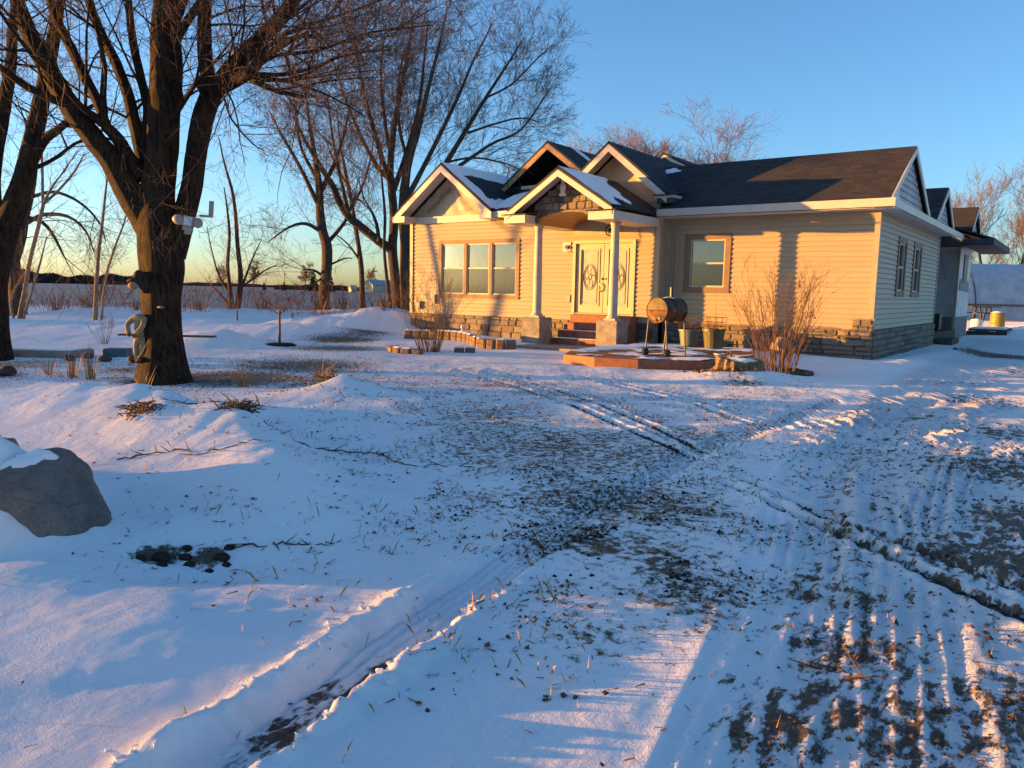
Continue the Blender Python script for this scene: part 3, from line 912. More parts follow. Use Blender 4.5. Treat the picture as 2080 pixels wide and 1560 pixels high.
MB().box(-5.4, -0.45, -0.06, 0.0, 0.715, 0.755).build('drip_ledge', 'brown_trim', sk)
sk2 = MB().box(-0.15, 0.05, 0.2, 9.1, -0.3, 0.74).build('stone_skirting', 'mortar', house)
stone_course(sk2, -0.04, 6.2, -0.02, 0.73, 'y', 0.05, 0.30, 0.75, 0.10, 0.19, 0.05)
stone_course(sk2, 6.2, 9.1, -0.02, 0.73, 'y', 0.05, 0.6, 0.9, 0.14, 0.22, 0.05)
sk3 = MB().box(-14.87, -5.5, -0.53, -0.30, -0.3, 0.70).build('stone_skirting', 'mortar', house)
stone_course(sk3, -14.87, -8.1, 0.0, 0.69, 'x', -0.53, 0.26, 0.60, 0.13, 0.22, 0.06)
stone_course(sk3, -6.0, -5.5, 0.0, 0.69, 'x', -0.53, 0.2, 0.4, 0.10, 0.16, 0.05)

# roofs --------------------------------------------------
def slab(name, pts, thick=0.06, mat='shingles', parent=house, udir=None):
    """sloping plane through pts with UVs in metres; pts run anticlockwise seen from above"""
    P_ = [Vector(p) for p in pts]
    n = (P_[1] - P_[0]).cross(P_[2] - P_[1]).normalized()
    if n.z < 0:
        P_.reverse(); n = -n
    u = Vector((n.y, -n.x, 0)).normalized() if abs(n.z) < 0.999 else Vector((1, 0, 0))
    v_ = n.cross(u)
    mb = MB()
    k = len(P_)
    mb.add(P_ + [p - n * thick for p in P_], [tuple(range(k)), tuple(range(2 * k - 1, k - 1, -1))] + [(i + k, (i + 1) % k + k, (i + 1) % k, i) for i in range(k)])
    mb.uv = {0: [(p.dot(u) + 50, p.dot(v_) + 50) for p in P_]}
    for i in range(1, k + 2):
        mb.uv[i] = [(0.05, 0.05)] * len(mb.f[i])
    return mb.build(name, mat, parent)
def on_plane(pts):
    a, b, c = (Vector(p) for p in pts[:3])
    n = (b - a).cross(c - b).normalized()
    if n.z < 0: n = -n
    return lambda x, y: a.z - ((x - a.x) * n.x + (y - a.y) * n.y) / n.z
def roof_snow(parent, pts, keep, step=0.045, thick=0.03, seed=3, lift=0.01):
    """drifted snow lying on a slope: faces kept where keep(x, y, noise) holds"""
    zf = on_plane(pts)
    xs = [p[0] for p in pts]; ys = [p[1] for p in pts]
    gx = np.arange(min(xs), max(xs) + step, step); gy = np.arange(min(ys), max(ys) + step, step)
    X, Y = np.meshgrid(gx, gy, indexing='ij')
    nz = fbm(X, Y, 0.7, seed, 4)
    # inside test
    ins = np.zeros(X.shape, bool)
    k = len(pts)
    for i in range(k):
        x1, y1 = pts[i][0], pts[i][1]; x2, y2 = pts[(i + 1) % k][0], pts[(i + 1) % k][1]
        if abs(y2 - y1) < 1e-9: continue
        c = ((y1 > Y) != (y2 > Y)) & (X < (x2 - x1) * (Y - y1) / (y2 - y1) + x1)
        ins ^= c
    val = np.where(ins, keep(X, Y, nz), -1.0)
    Z = np.vectorize(zf)(X, Y) + lift + thick * np.clip(val * 4, -0.6, 1) * (0.8 + nz)
    idn = np.arange(X.size).reshape(X.shape)
    ok = (val > 0)
    fk = ok[:-1, :-1] & ok[1:, :-1] & ok[1:, 1:] & ok[:-1, 1:]
    q = np.stack([idn[:-1, :-1], idn[1:, :-1], idn[1:, 1:], idn[:-1, 1:]], -1)[fk]
    if len(q) == 0:
        return
    used, inv = np.unique(q, return_inverse=True)
    V = np.stack([X, Y, Z], -1).reshape(-1, 3)[used]
    og = ORG[parent.name]
    V = V - np.array(og)
    return link_mesh('snow_patch', mesh_np('snow_patch', V, inv.reshape(-1, 4), M['snow'], True), parent)
def rake(mb, p, q, h=0.20, t=0.035, out=(0, -1, 0)):
    """board hanging under the line p-q on the outer face of a gable"""
    p, q, o = Vector(p), Vector(q), Vector(out)
    d = Vector((0, 0, -h))
    mb.prism([p, q, q + d, p + d], o * t)
    return mb

# right wing, ridge along X
YR, ZR, ZE = 1.85, 5.36, 3.84
F1 = [(-5.5, -0.62, ZE), (0.36, -0.62, ZE), (0.36, YR, ZR), (-7.2, YR, ZR), (-5.5, 0.1, ZE + (0.72) * (ZR - ZE) / (YR + 0.62))]
roof_r = slab('roof', F1)
slab('roof', [(0.36, YR, ZR), (0.36, 4.6, 3.87), (-9.0, 4.6, 3.87), (-9.0, YR, ZR)])
roof_snow(roof_r, F1, lambda x, y, n: (0.04 - np.hypot((x + 6.1) / 1.0, (y - 1.5) / 0.4) * 0.3) + n * 0.9 - 0.05, seed=8)
mb = MB()
mb.box(-5.52, 0.45, -0.66, -0.62, ZE - 0.21, ZE - 0.02)
mb.build('fascia', 'white_trim', house)
mb = MB()
mb.box(0.40, 0.44, -0.62, 11.4, ZE - 0.21, ZE - 0.03)
mb.build('fascia', 'white_trim', house)
mb = MB()
for i in range(56):
    x = -5.5 + i * 0.106
    mb.box(x, x + 0.10, -0.60, 0.0, ZE - 0.235, ZE - 0.225)
mb.build('soffit', 'soffit', house)
mb = MB()
for i in range(112):
    y = -0.6 + i * 0.107
    mb.box(0.0, 0.40, y, y + 0.10, ZE - 0.236, ZE - 0.226)
mb.build('soffit', 'soffit', house)
def end_gable(yl, yr_, zb, yp, zp, x=0.36, xr=-6.0, name='gable_end', roof=True):
    """triangular gable facing +X at the end of a ridge along X"""
    g = MB()
    g.prism([(x - 0.12, yl + 0.1, zb), (x - 0.12, yr_ - 0.1, zb), (x - 0.12, yp, zp - 0.12)], (-0.05, 0, 0))
    g = g.build(name, 'dark_siding', house)
    n = int((zp - zb) / 0.16)
    for i in range(n):
        z = zb + 0.02 + i * 0.16
        t = (z - zb) / (zp - zb)
        y0, y1 = yl + (yp - yl) * t + 0.40, yr_ + (yp - yr_) * t - 0.40
        if y1 - y0 > 0.2:
            piece('siding_board', board_grey, g, (x - 0.12, y0, z), (y1 - y0, 1, 1.22), R_(90))
    rk = MB()
    rake(rk, (x, yl, zb + 0.02), (x, yp, zp), 0.17, 0.035, (1, 0, 0))
    rake(rk, (x, yr_, zb + 0.02), (x, yp, zp), 0.17, 0.035, (1, 0, 0))
    rk.build('rake_board', 'white_trim', house)
    if roof:
        slab('roof', [(x, yl - 0.05, zb), (x, yp, zp + 0.03), (xr, yp, zp + 0.03), (xr, yl - 0.05, zb)])
        slab('roof', [(x, yp, zp + 0.03), (x, yr_ + 0.05, zb), (xr, yr_ + 0.05, zb), (xr, yp, zp + 0.03)])
    return g
M['grey_siding'] = simple('grey_siding', (0.33, 0.35, 0.37), 0.6, 0.3, 0.1, 3.0)
board_grey = board_me.copy()
board_grey.materials[0] = M['grey_siding']
end_gable(-0.62, 4.55, ZE, YR, ZR - 0.02, roof=False)
MB().prism([(0.30, -0.5, 3.86), (0.30, 0.55, 3.86), (0.30, 0.2, 4.30), (0.30, -0.1, 4.05)], (0.02, 0, 0)).build('loose_wrap', 'wrap_white', house)
end_gable(5.9, 9.35, 3.86, 7.62, 4.98)
end_gable(14.35, 16.95, 4.25, 15.65, 5.16, xr=-4.5)
slab('roof', [(0.42, 4.4, ZE), (0.42, 11.4, ZE), (-1.2, 11.4, 4.3), (-1.2, 4.4, 4.3)], 0.05)
slab('roof', [(0.42, 11.3, ZE), (0.42, 14.6, ZE), (-1.2, 14.6, 4.4), (-1.2, 11.3, 4.4)], 0.05)

# tall middle gable with bare housewrap (faces -Y)
def front_gable(xl, xr_, xp, zf, zp, yf, yw, yb, mat_rake='white_trim', rh=0.22, soffit=True, roofname='roof', lap=0.10):
    sl_ = (zp - zf) / (xp - xl)
    sr_ = (zp - zf) / (xr_ - xp)
    lo = 0.09
    A = [(xl - lo, yf - 0.04, zf - lo * sl_), (xp, yf - 0.04, zp), (xp, yb, zp), (xl - lo, yb, zf - lo * sl_)]
    B = [(xp, yf - 0.04, zp), (xr_ + lo, yf - 0.04, zf - lo * sr_), (xr_ + lo, yb, zf - lo * sr_), (xp, yb, zp)]
    up = (0, 0, 0.07)
    ra = slab(roofname, [tuple(Vector(p) + Vector(up)) for p in A])
    rb = slab(roofname, [tuple(Vector(p) + Vector(up)) for p in B])
    rk = MB()
    rake(rk, (xl - lo, yf, zf - lo * sl_), (xp, yf, zp), rh)
    rk.build('rake_board', mat_rake, house)
    rk = MB()
    rake(rk, (xr_ + lo, yf, zf - lo * sr_), (xp, yf, zp), rh)
    rk.build('rake_board', mat_rake, house)
    if soffit:
        for (x0, z0, x1, z1) in ((xl, zf, xp, zp), (xr_, zf, xp, zp)):
            mb = MB()
            n = max(2, int((yw - yf) / 0.11))
            for i in range(n):
                ya = yf + (yw - yf) * i / n
                yb2 = yf + (yw - yf) * (i + 1) / n - 0.006
                q = Vector((x1 - x0, 0, z1 - z0)).normalized()
                nn = Vector((-q.z, 0, q.x))
                if nn.z > 0: nn = -nn
                mb.prism([(x0, ya, z0 + 0.0), (x1, ya, z1), (x1, yb2, z1), (x0, yb2, z0)], nn * 0.015)
            mb.build('soffit', 'soffit', house)
    return ra, rb, A, B
def crumpled_gable(xl, xr_, xp, zb, zp, y, mat, name='housewrap', amp=0.03, seed=5):
    nx, nz_ = 40, 26
    vs, fs = [], []
    for i in range(nx + 1):
        x = xl + (xr_ - xl) * i / nx
        top = zp - (zp - zb) * (abs(x - xp) / ((xp - xl) if x < xp else (xr_ - xp)))
        for j in range(nz_ + 1):
            z = zb + (top - zb) * j / nz_
            a = float(fbm(np.array([x * 1.0 + z * 0.6]), np.array([z * 0.35]), 0.22, seed, 3)[0])
            vs.append((x, y + amp * a * 2, z))
    for i in range(nx):
        for j in range(nz_):
            b = i * (nz_ + 1) + j
            fs.append((b, b + nz_ + 1, b + nz_ + 2, b + 1))
    return MB().add(vs, fs).build(name, mat, house, smooth=True)
ra, rb, A3, B3 = front_gable(-8.86, -5.34, -7.1, 4.28, 5.72, -0.62, 0.0, 5.5)
crumpled_gable(-8.9, -5.3, -7.1, 4.1, 5.62, 0.0, 'wrap', seed=6)
MB().box(-8.9, -5.45, 0.02, 0.2, 3.5, 4.2).build('gable_base', 'wrap', house)
roof_snow(rb, [tuple(Vector(p) + Vector((0, 0, 0.07))) for p in B3], lambda x, y, n: 0.10 - np.hypot((x + 6.6) / 0.6, (y - 1.9) / 1.1) * 0.35 + n * 1.2, seed=12)
MB().box(-5.6, -5.05, -0.66, -0.02, 4.12, 4.20).build('eave_return', 'white_trim', house)
MB().box(-5.55, -5.08, -0.60, -0.04, 3.98, 4.12).build('eave_box', 'dark_siding', house)
slab('roof', [(-5.62, -0.72, 4.205), (-5.02, -0.72, 4.205), (-5.02, 0.1, 4.36), (-5.62, 0.1, 4.36)], 0.03)

# left wing gable
la, lb, AL, BL = front_gable(-15.05, -11.0, -13.0, 4.02, 5.52, -1.12, -0.5, 3.6)
crumpled_gable(-14.9, -11.1, -13.0, 3.98, 5.40, -0.48, 'wrap', seed=9, amp=0.035)
# torn flap of housewrap over the right rake
fl = [(-12.35, 4.95), (-12.2, 4.86), (-12.05, 4.62), (-11.85, 4.42), (-11.55, 4.22), (-11.3, 4.12)]
mb = MB()
vs, fs = [], []
for i, (x, z) in enumerate(fl):
    vs += [(x, -1.10 + 0.02 * math.sin(i * 2), z - 0.02), (x - 0.14 - 0.06 * (i % 2), -0.95 + 0.05 * (i % 2), z - 0.16 - 0.05 * (i % 3)), (x - 0.1, -0.6, z - 0.10)]
for i in range(len(fl) - 1):
    fs += [(3 * i, 3 * i + 3, 3 * i + 4, 3 * i + 1), (3 * i + 1, 3 * i + 4, 3 * i + 5, 3 * i + 2)]
mb.add(vs, fs).build('loose_wrap', 'wrap', house, smooth=True)
MB().box(-15.2, -14.62, -1.16, -0.5, 3.76, 3.96).build('eave_box', 'white_trim', house)
MB().box(-11.35, -10.9, -1.16, -0.5, 3.76, 3.96).build('eave_box', 'white_trim', house)
MB().box(-14.62, -11.35, -0.60, -0.5, 3.74, 3.96).build('frieze', 'white_trim', house)
FE = [(-11.2, -1.02, 3.98), (-8.55, -1.02, 3.98), (-8.55, 1.6, 5.15), (-11.2, 1.6, 5.15)]
rfe = slab('roof', FE)
MB().box(-10.9, -8.6, -1.05, -1.01, 3.78, 3.965).build('fascia', 'white_trim', house)
MB().box(-10.9, -8.6, -1.0, -0.5, 3.765, 3.78).build('soffit', 'wood_fascia', house)
BLu = [tuple(Vector(p) + Vector((0, 0, 0.07))) for p in BL]
roof_snow(lb, BLu, lambda x, y, n: np.maximum(np.maximum(0.35 - (x + 13.0) * 0.7, 0.30 - (y + 1.16) * 0.55), 0.22 - (y - 0.2) * 0.05 - (-10.95 - x) * 0.45) + n * 0.35, seed=14)
roof_snow(rfe, FE, lambda x, y, n: np.maximum(0.25 - np.abs(y - 0.0 - (x + 11.2) * -0.1) * 0.42, 0.05 - np.abs(y + 0.75) * 0.4) + n * 0.45, seed=15)

# open black dormer behind
ba, bb, AB, BB = front_gable(-12.05, -8.55, -10.3, 5.02, 6.30, 1.0, 1.5, 7.0, 'wood_fascia', 0.2, False)
MB().prism([(-12.0, 2.4, 4.3), (-8.6, 2.4, 4.3), (-8.6, 2.4, 5.0), (-10.3, 2.4, 6.2), (-12.0, 2.4, 5.0)], (0, 0.1, 0)).build('dormer_wall', 'black_paper', house)
MB().box(-12.05, -11.0, 1.0, 2.3, 4.62, 5.0).box(-12.1, -12.0, 1.0, 6, 4.3, 5.02).box(-8.62, -8.55, 1.0, 6, 4.3, 5.02).build('dormer_cheek', 'black_paper', house)
MB().prism([(-10.02, 2.38, 5.02), (-8.7, 2.38, 5.02), (-9.35, 2.38, 5.50)], (0, 0.015, 0)).build('plywood_sheet', 'wood_fascia', house)
MB().box(-11.3, -9.5, 0.95, 1.0, 4.88, 4.99).build('dormer_sill', 'white_trim', house)
roof_snow(bb, [tuple(Vector(p) + Vector((0, 0, 0.07))) for p in BB], lambda x, y, n: 0.13 - np.abs(y - 2.6) * 0.5 + n * 0.05, seed=16)
MB().tube([(-11.6, 0.6, 4.9), (-11.62, 0.6, 5.35), (-11.4, 0.6, 5.5), (-11.0, 0.7, 5.5), (-10.7, 0.8, 5.3)], 0.012, 5).tube([(-11.3, 0.6, 5.5), (-11.1, 0.6, 5.0), (-10.8, 0.5, 4.9)], 0.010, 5).build('loose_cable', 'black_metal', house)
# small rear gable peeping over the ridge
front_gable(-9.0, -7.2, -8.1, 5.85, 6.33, 5.0, 5.2, 8.0, 'white_trim', 0.10, False)
MB().prism([(-8.95, 5.15, 5.4), (-7.25, 5.15, 5.4), (-7.25, 5.15, 5.85), (-8.1, 5.15, 6.30), (-8.95, 5.15, 5.85)], (0, 0.05, 0)).build('rear_gable', 'wrap_white', house)

# porch --------------------------------------------------
pa, pb, AP, BP = front_gable(-8.72, -5.62, -7.17, 3.70, 4.68, -3.08, -2.55, -0.05, rh=0.17)
PBu = [tuple(Vector(p) + Vector((0, 0, 0.07))) for p in BP]
roof_snow(pb, PBu, lambda x, y, n: 0.34 - (x + 7.17) * 0.24 - np.maximum(0, y + 1.9) * 0.34 + n * 0.45, seed=17)
MB().box(-8.90, -8.20, -3.10, -0.52, 3.36, 3.58).build('porch_beam', 'white_trim', house)
MB().box(-6.22, -5.48, -3.10, -0.52, 3.36, 3.58).build('porch_beam', 'white_trim', house)
slab('roof', [(-8.96, -3.16, 3.60), (-8.14, -3.16, 3.60), (-8.14, -2.3, 3.72), (-8.96, -2.3, 3.72)], 0.03)
slab('roof', [(-6.28, -3.16, 3.60), (-5.42, -3.16, 3.60), (-5.42, -2.3, 3.72), (-6.28, -2.3, 3.72)], 0.03)
# arched gable infill of fieldstone
cxv, hw_, zs_, rise = -7.21, 0.99, 3.36, 0.30
def arch_z(x):
    t = min(1.0, abs(x - cxv) / hw_)
    return zs_ + rise * math.sqrt(max(0.0, 1 - t * t))
mb = MB()
N = 28
for i in range(N):
    x0 = -8.22 + (2.02) * i / N
    x1 = -8.22 + (2.02) * (i + 1) / N
    def top(x): return 4.60 - abs(x + 7.17) * (0.98 / 1.55)
    mb.prism([(x0, -2.52, arch_z(x0)), (x1, -2.52, arch_z(x1)), (x1, -2.52, top(x1)), (x0, -2.52, top(x0))], (0, 0.12, 0))
pg = mb.build('porch_gable', 'mortar', house)
def keep_p(x, z):
    return z < 4.52 - abs(x + 7.17) * 0.632 and z > arch_z(x) + 0.02 and abs(x + 7.21) < 1.05
stone_course(pg, -8.25, -6.15, 3.38, 4.62, 'x', -2.52, 0.15, 0.30, 0.12, 0.20, 0.07, keep_p)
# barrel vault of planks
vault = MB()
for i in range(16):
    a0, a1 = math.pi * i / 16, math.pi * (i + 1) / 16 - 0.01
    p = [(cxv - hw_ * math.cos(a), zs_ + rise * math.sin(a)) for a in (a0, a1)]
    q = MB().prism([(p[0][0], -2.54, p[0][1]), (p[1][0], -2.54, p[1][1]), (p[1][0], -2.54, p[1][1] + 0.02), (p[0][0], -2.54, p[0][1] + 0.02)], (0, 2.02, 0))
    q.build('ceiling_plank', 'vault_wood', house)
MB().box(-8.2, -6.22, -2.4, -0.5, 3.70, 3.72).build('porch_ceiling', 'interior', house)
MB().ball((-6.45, -1.7, 3.42), 0.05, 10, 7).build('porch_lamp', 'plastic_white', house, smooth=True)
# housewrap left bare above the door with its printed marks
MB().box(-8.25, -5.6, -0.535, -0.528, 3.20, 3.62).build('housewrap', 'wrap', house)
ring = MB()
ring.tube([(-7.02 + 0.15 * math.cos(t * math.pi / 12), -0.54, 3.30 + 0.15 * math.sin(t * math.pi / 12)) for t in range(22)], 0.014, 6)
ring.prism([(-7.09, -0.538, 3.22), (-6.95, -0.538, 3.22), (-6.95, -0.538, 3.32), (-7.02, -0.538, 3.38), (-7.09, -0.538, 3.32)], (0, -0.004, 0))
ring.build('print_emblem', 'print_ink', house)
def lettering(txt, loc, size, rx, ry, rz, mat):
    cu = bpy.data.curves.new('lettering', 'FONT')
    cu.body = txt
    cu.size = size
    cu.extrude = 0.001
    cu.materials.append(M[mat])
    tmp = bpy.data.objects.new('lettering_curve', cu)
    col.objects.link(tmp)
    bpy.context.view_layer.update()
    me_ = bpy.data.meshes.new_from_object(tmp.evaluated_get(bpy.context.evaluated_depsgraph_get()))
    bpy.data.objects.remove(tmp)
    o = bpy.data.objects.new('lettering', me_)
    col.objects.link(o)
    o.parent = house
    og = ORG[house.name]
    o.matrix_local = Matrix.Translation((loc[0] - og.x, loc[1] - og.y, loc[2] - og.z)) @ Matrix.Rotation(rz, 4, 'Z') @ Matrix.Rotation(R_(90), 4, 'X') @ Matrix.Rotation(ry, 4, 'Z')
    return o
lettering('HomeWrap', (-14.05, -0.57, 4.05), 0.26, 0, R_(37), 0, 'print_ink')
lettering('HomeWrap', (-12.55, -0.57, 4.03), 0.20, 0, R_(28), 0, 'print_grey')
lettering('HomeWrap', (-8.05, -0.085, 4.80), 0.24, 0, R_(-38), 0, 'print_ink')
lettering('HomeWrap', (-5.95, -0.085, 4.95), 0.24, 0, R_(-50), 0, 'print_ink')
lettering('HomeWrap', (-6.12, -0.54, 3.56), 0.14, 0, R_(-90), 0, 'print_ink')
# columns and pedestals
for cx_, cy_ in ((-8.36, -2.19), (-5.92, -2.19)):
    ped = MB().box(cx_ - 0.31, cx_ + 0.31, cy_ - 0.31, cy_ + 0.31, -0.2, 0.80).build('pedestal', 'concrete', house, bevel=0.012)
    MB().box(cx_ - 0.17, cx_ + 0.17, cy_ - 0.17, cy_ + 0.17, 0.80, 0.85).build('column_plinth', 'column_paint', house)
    sh = MB().lathe((cx_, cy_, 0.85), [(0.165, 0.0), (0.17, 0.03), (0.15, 0.06), (0.13, 0.075), (0.125, 0.10), (0.125, 0.9), (0.112, 1.9), (0.105, 2.36), (0.12, 2.38), (0.12, 2.41), (0.105, 2.43), (0.14, 2.47), (0.14, 2.51)], 28)
    sh.build('column', 'column_paint', house, smooth=True)
# steps
for i, (zt, yf) in enumerate(((0.88, -1.0), (0.66, -1.32), (0.44, -1.64), (0.23, -1.96))):
    y1 = -0.56 if i == 0 else (-1.0, -1.32, -1.64)[i - 1]
    MB().box(-8.0 - 0.0, -6.02, yf, y1, -0.2, zt).build('step', 'red_concrete', house, bevel=0.008)
MB().box(-7.95, -6.1, -1.95, -1.65, 0.231, 0.242).build('step_snow', 'snow', house)
MB().box(-7.95, -6.1, -1.63, -1.33, 0.441, 0.450).build('step_snow', 'snow', house)

# rear side porch and unfinished annex
MB().box(-1.4, -1.3, 9.1, 14.6, 0.3, 3.7).box(-1.3, -0.05, 9.11, 9.2, 0.3, 3.6).build('porch_wall', 'dark_siding', house)
MB().box(-1.4, 0.36, 9.1, 14.5, 3.56, 3.6).build('porch_ceiling', 'dark_siding', house)
pd = MB().box(-1.29, -1.24, 9.9, 10.9, 0.42, 2.5).build('door', 'tarp_teal', house)
MB().box(-1.285, -1.25, 9.7, 10.8, 2.75, 3.0).build('transom_pane', 'lens', house)
MB().box(-1.35, 0.05, 9.15, 14.6, -0.1, 0.38).build('porch_deck', 'old_timber', house)
MB().box(0.05, 0.6, 9.4, 11.2, -0.1, 0.2).build('porch_step', 'old_timber', house)
MB().box(-0.06, 0.04, 14.3, 14.42, 0.38, 3.6).build('porch_post', 'corner_trim', house)
ann = MB().box(-4.5, 0.0, 14.6, 18.2, 0.85, 3.95).build('annex_wall', 'wrap_white', house)
MB().box(-4.5, 0.03, 14.6, 18.2, -0.2, 0.85).build('annex_base', 'concrete', house)
MB().box(0.0, 0.04, 15.8, 16.9, 2.2, 3.35).build('annex_window', 'black_metal', ann)
MB().prism([(0.01, 14.9, 1.9), (0.01, 18.0, 1.85), (0.01, 17.7, 2.3), (0.01, 15.1, 2.35)], (0.015, 0, 0)).build('wrap_patch', 'print_grey', ann)
slab('roof', [(1.30, 12.2, 3.74), (1.30, 19.0, 3.74), (-0.4, 19.0, 4.30), (-0.4, 12.2, 4.30)], 0.05)
MB().box(1.26, 1.30, 12.2, 19.0, 3.52, 3.70).box(0.3, 1.3, 12.16, 12.2, 3.52, 3.72).build('fascia', 'dark_siding', house)
MB().box(0.3, 1.28, 12.2, 19.0, 3.50, 3.52).build('soffit', 'dark_siding', house)

# ------------------------------------------------------------------ trees
def catmull(P, n):
    P = np.asarray(P, dtype=float)
    Q = np.vstack([2 * P[0] - P[1], P, 2 * P[-1] - P[-2]])
    seg = np.linalg.norm(np.diff(P[:, :3], axis=0), axis=1)
    out = []
    for i in range(len(P) - 1):
        m = max(1, int(round(n * seg[i] / seg.sum())))
        t = np.linspace(0, 1, m, endpoint=False)[:, None]
        a, b, c, d = Q[i], Q[i + 1], Q[i + 2], Q[i + 3]
        out.append(0.5 * ((2 * b) + (-a + c) * t + (2 * a - 5 * b + 4 * c - d) * t ** 2 + (-a + 3 * b - 3 * c + d) * t ** 3))
    out.append(P[-1:])
    return np.vstack(out)
class Wood:
    """collects branches, then bakes them to tubes: thick ones and twigs apart"""
    def __init__(s, seed):
        s.g = np.random.default_rng(seed)
        s.br = []
    def child(s, p, d, L, r, n, up, wob):
        pts = [p]
        st = L / (n - 1)
        d = d / np.linalg.norm(d)
        for i in range(n - 1):
            d = d + s.g.normal(0, wob, 3) + np.array([0, 0, up])
            d = d / np.linalg.norm(d)
            pts.append(pts[-1] + d * st)
        pts = np.array(pts)
        rad = r * (1 - 0.82 * np.linspace(0, 1, n) ** 0.9)
        s.br.append((pts, rad))
        return pts, rad
    def spawn(s, pts, rad, lev, par, t0=0.15):
        if lev >= len(par['len']):
            return
        seg = np.linalg.norm(np.diff(pts, axis=0), axis=1)
        cum = np.concatenate([[0], np.cumsum(seg)])
        L = cum[-1]
        n = s.g.poisson(par['dens'][lev] * L * (1 - t0)) if lev else int(par['dens'][0] * L * (1 - t0)) + 1
        for _ in range(n):
            t = t0 + (1 - t0) * s.g.random() ** par.get('tpow', 0.8)
            q = t * L
            i = min(np.searchsorted(cum, q, side='right') - 1, len(seg) - 1)
            fr = (q - cum[i]) / max(seg[i], 1e-6)
            p = pts[i] + (pts[i + 1] - pts[i]) * fr
            r = rad[i] + (rad[i + 1] - rad[i]) * fr
            tg = (pts[i + 1] - pts[i]) / max(seg[i], 1e-6)
            rv = s.g.normal(0, 1, 3)
            if lev == 0: rv[2] += par.get('rise', 0.2)
            pe = rv - tg * rv.dot(tg)
            pe /= np.linalg.norm(pe) + 1e-9
            an = math.radians(par['ang'][0] + (par['ang'][1] - par['ang'][0]) * s.g.random())
            d = tg * math.cos(an) + pe * math.sin(an)
            l = par['len'][lev] * (0.55 + 0.75 * s.g.random()) * (1 - par.get('taper', 0.35) * t)
            rc = min(0.62 * r, l * par.get('thick', 0.011) + 0.0012)
            rc = max(rc, par['rmin'])
            cp, cr = s.child(p, d, l, rc, 6 if lev < 2 else (5 if lev == 2 else 3), par['up'] * (1 if lev < 3 else 0.6), par['wob'])
            cr[:] = np.maximum(cr, par['rmin'] * 0.8)
            s.spawn(cp, cr, lev + 1, par, 0.12)
    def bake(s, name_sets, root, z_noise=0.0):
        """name_sets: [(part name, material, rmin, rmax, sides)]"""
        og = np.array(ORG[root.name])
        for pname, mat, lo, hi, ns in name_sets:
            groups = {}
            for pts, rad in s.br:
                if lo <= rad[0] < hi:
                    groups.setdefault(len(pts), []).append((pts, rad))
            V, F, base = [], [], 0
            for n, lst in groups.items():
                Pn = np.array([a for a, b in lst]); Rn = np.array([b for a, b in lst])
                T = np.gradient(Pn, axis=1)
                T /= np.linalg.norm(T, axis=2, keepdims=True) + 1e-9
                ref = np.where(np.abs(T[..., 2:3]) > 0.85, np.array([1.0, 0, 0]), np.array([0, 0, 1.0]))
                ref = np.repeat(ref[:, :1], n, axis=1)
                A = np.cross(T, ref); A /= np.linalg.norm(A, axis=2, keepdims=True) + 1e-9
                B = np.cross(T, A)
                th = np.arange(ns) * 2 * math.pi / ns
                rr_ = Rn[..., None]
                if ns >= 12:
                    hgt = np.cumsum(np.linalg.norm(np.diff(Pn, axis=1, prepend=Pn[:, :1]), axis=2), axis=1)[..., None]
                    k1 = fbm(np.cos(th) * 2.2 + 7 * 0, hgt * 0.5 + np.sin(th) * 2.2, 0.55, 3, 4)
                    k2 = vnoise(th * 3.2 + 0 * hgt, hgt * 1.5 + 0 * th, 0.8, 9) - 0.5
                    rr_ = rr_ * (1 + 0.22 * k1 + 0.16 * k2)
                ring = Pn[:, :, None, :] + rr_[..., None] * (np.cos(th)[None, None, :, None] * A[:, :, None, :] + np.sin(th)[None, None, :, None] * B[:, :, None, :])
                m = len(lst)
                V.append(ring.reshape(-1, 3))
                ii = base + np.arange(m * n * ns).reshape(m, n, ns)
                a_ = ii[:, :-1, :]; b_ = np.roll(ii, -1, axis=2)[:, :-1, :]; c_ = np.roll(ii, -1, axis=2)[:, 1:, :]; d_ = ii[:, 1:, :]
                F.append(np.stack([a_, b_, c_, d_], -1).reshape(-1, 4))
                base += m * n * ns
            if V:
                link_mesh(pname, mesh_np(pname, np.vstack(V) - og, np.vstack(F), M[mat], True), root)
BIG = dict(dens=[3.4, 4.0, 5.4, 6.5], len=[2.4, 1.2, 0.58, 0.26], ang=(28, 68), up=0.045, wob=0.13, rmin=0.0028, thick=0.0085)
def limb_tree(name, limbs, label, seed, par, mats=('bark', 'twig'), group=None, res=0.10, sides=22, big=0.05, t0s=None, tip=True, slim=1.0):
    b = limbs[0][0]
    root = empty(name, (b[0], b[1], b[2]), label, 'tree', group)
    wd = Wood(seed)
    for i, lm in enumerate(limbs):
        Lm = float(np.linalg.norm(np.diff(np.array(lm)[:, :3], axis=0), axis=1).sum())
        c = catmull(lm, max(6, int(Lm / res)))
        c[:, 3] *= slim
        # slight natural wander
        if i:
            c[:, :3] += np.cumsum(wd.g.normal(0, 0.0035, (len(c), 3)), axis=0)
        wd.br.append((c[:, :3], c[:, 3]))
        wd.spawn(c[:, :3], c[:, 3], 0, par, (t0s or {}).get(i, 0.12))
        if tip and c[-1, 3] > 0.03:
            tg = c[-1, :3] - c[-3, :3]
            for q in range(2):
                p, r = wd.child(c[-1, :3], tg / np.linalg.norm(tg) + wd.g.normal(0, 0.35, 3), 2.6, c[-1, 3] * 0.7, 7, 0.05, 0.12)
                wd.spawn(p, r, 0, par, 0.1)
    wd.bake([('trunk', mats[0], big, 9.0, sides), ('limb', mats[0], 0.016, big, 7), ('crown', mats[1], 0.0, 0.016, 3)], root)
    return root
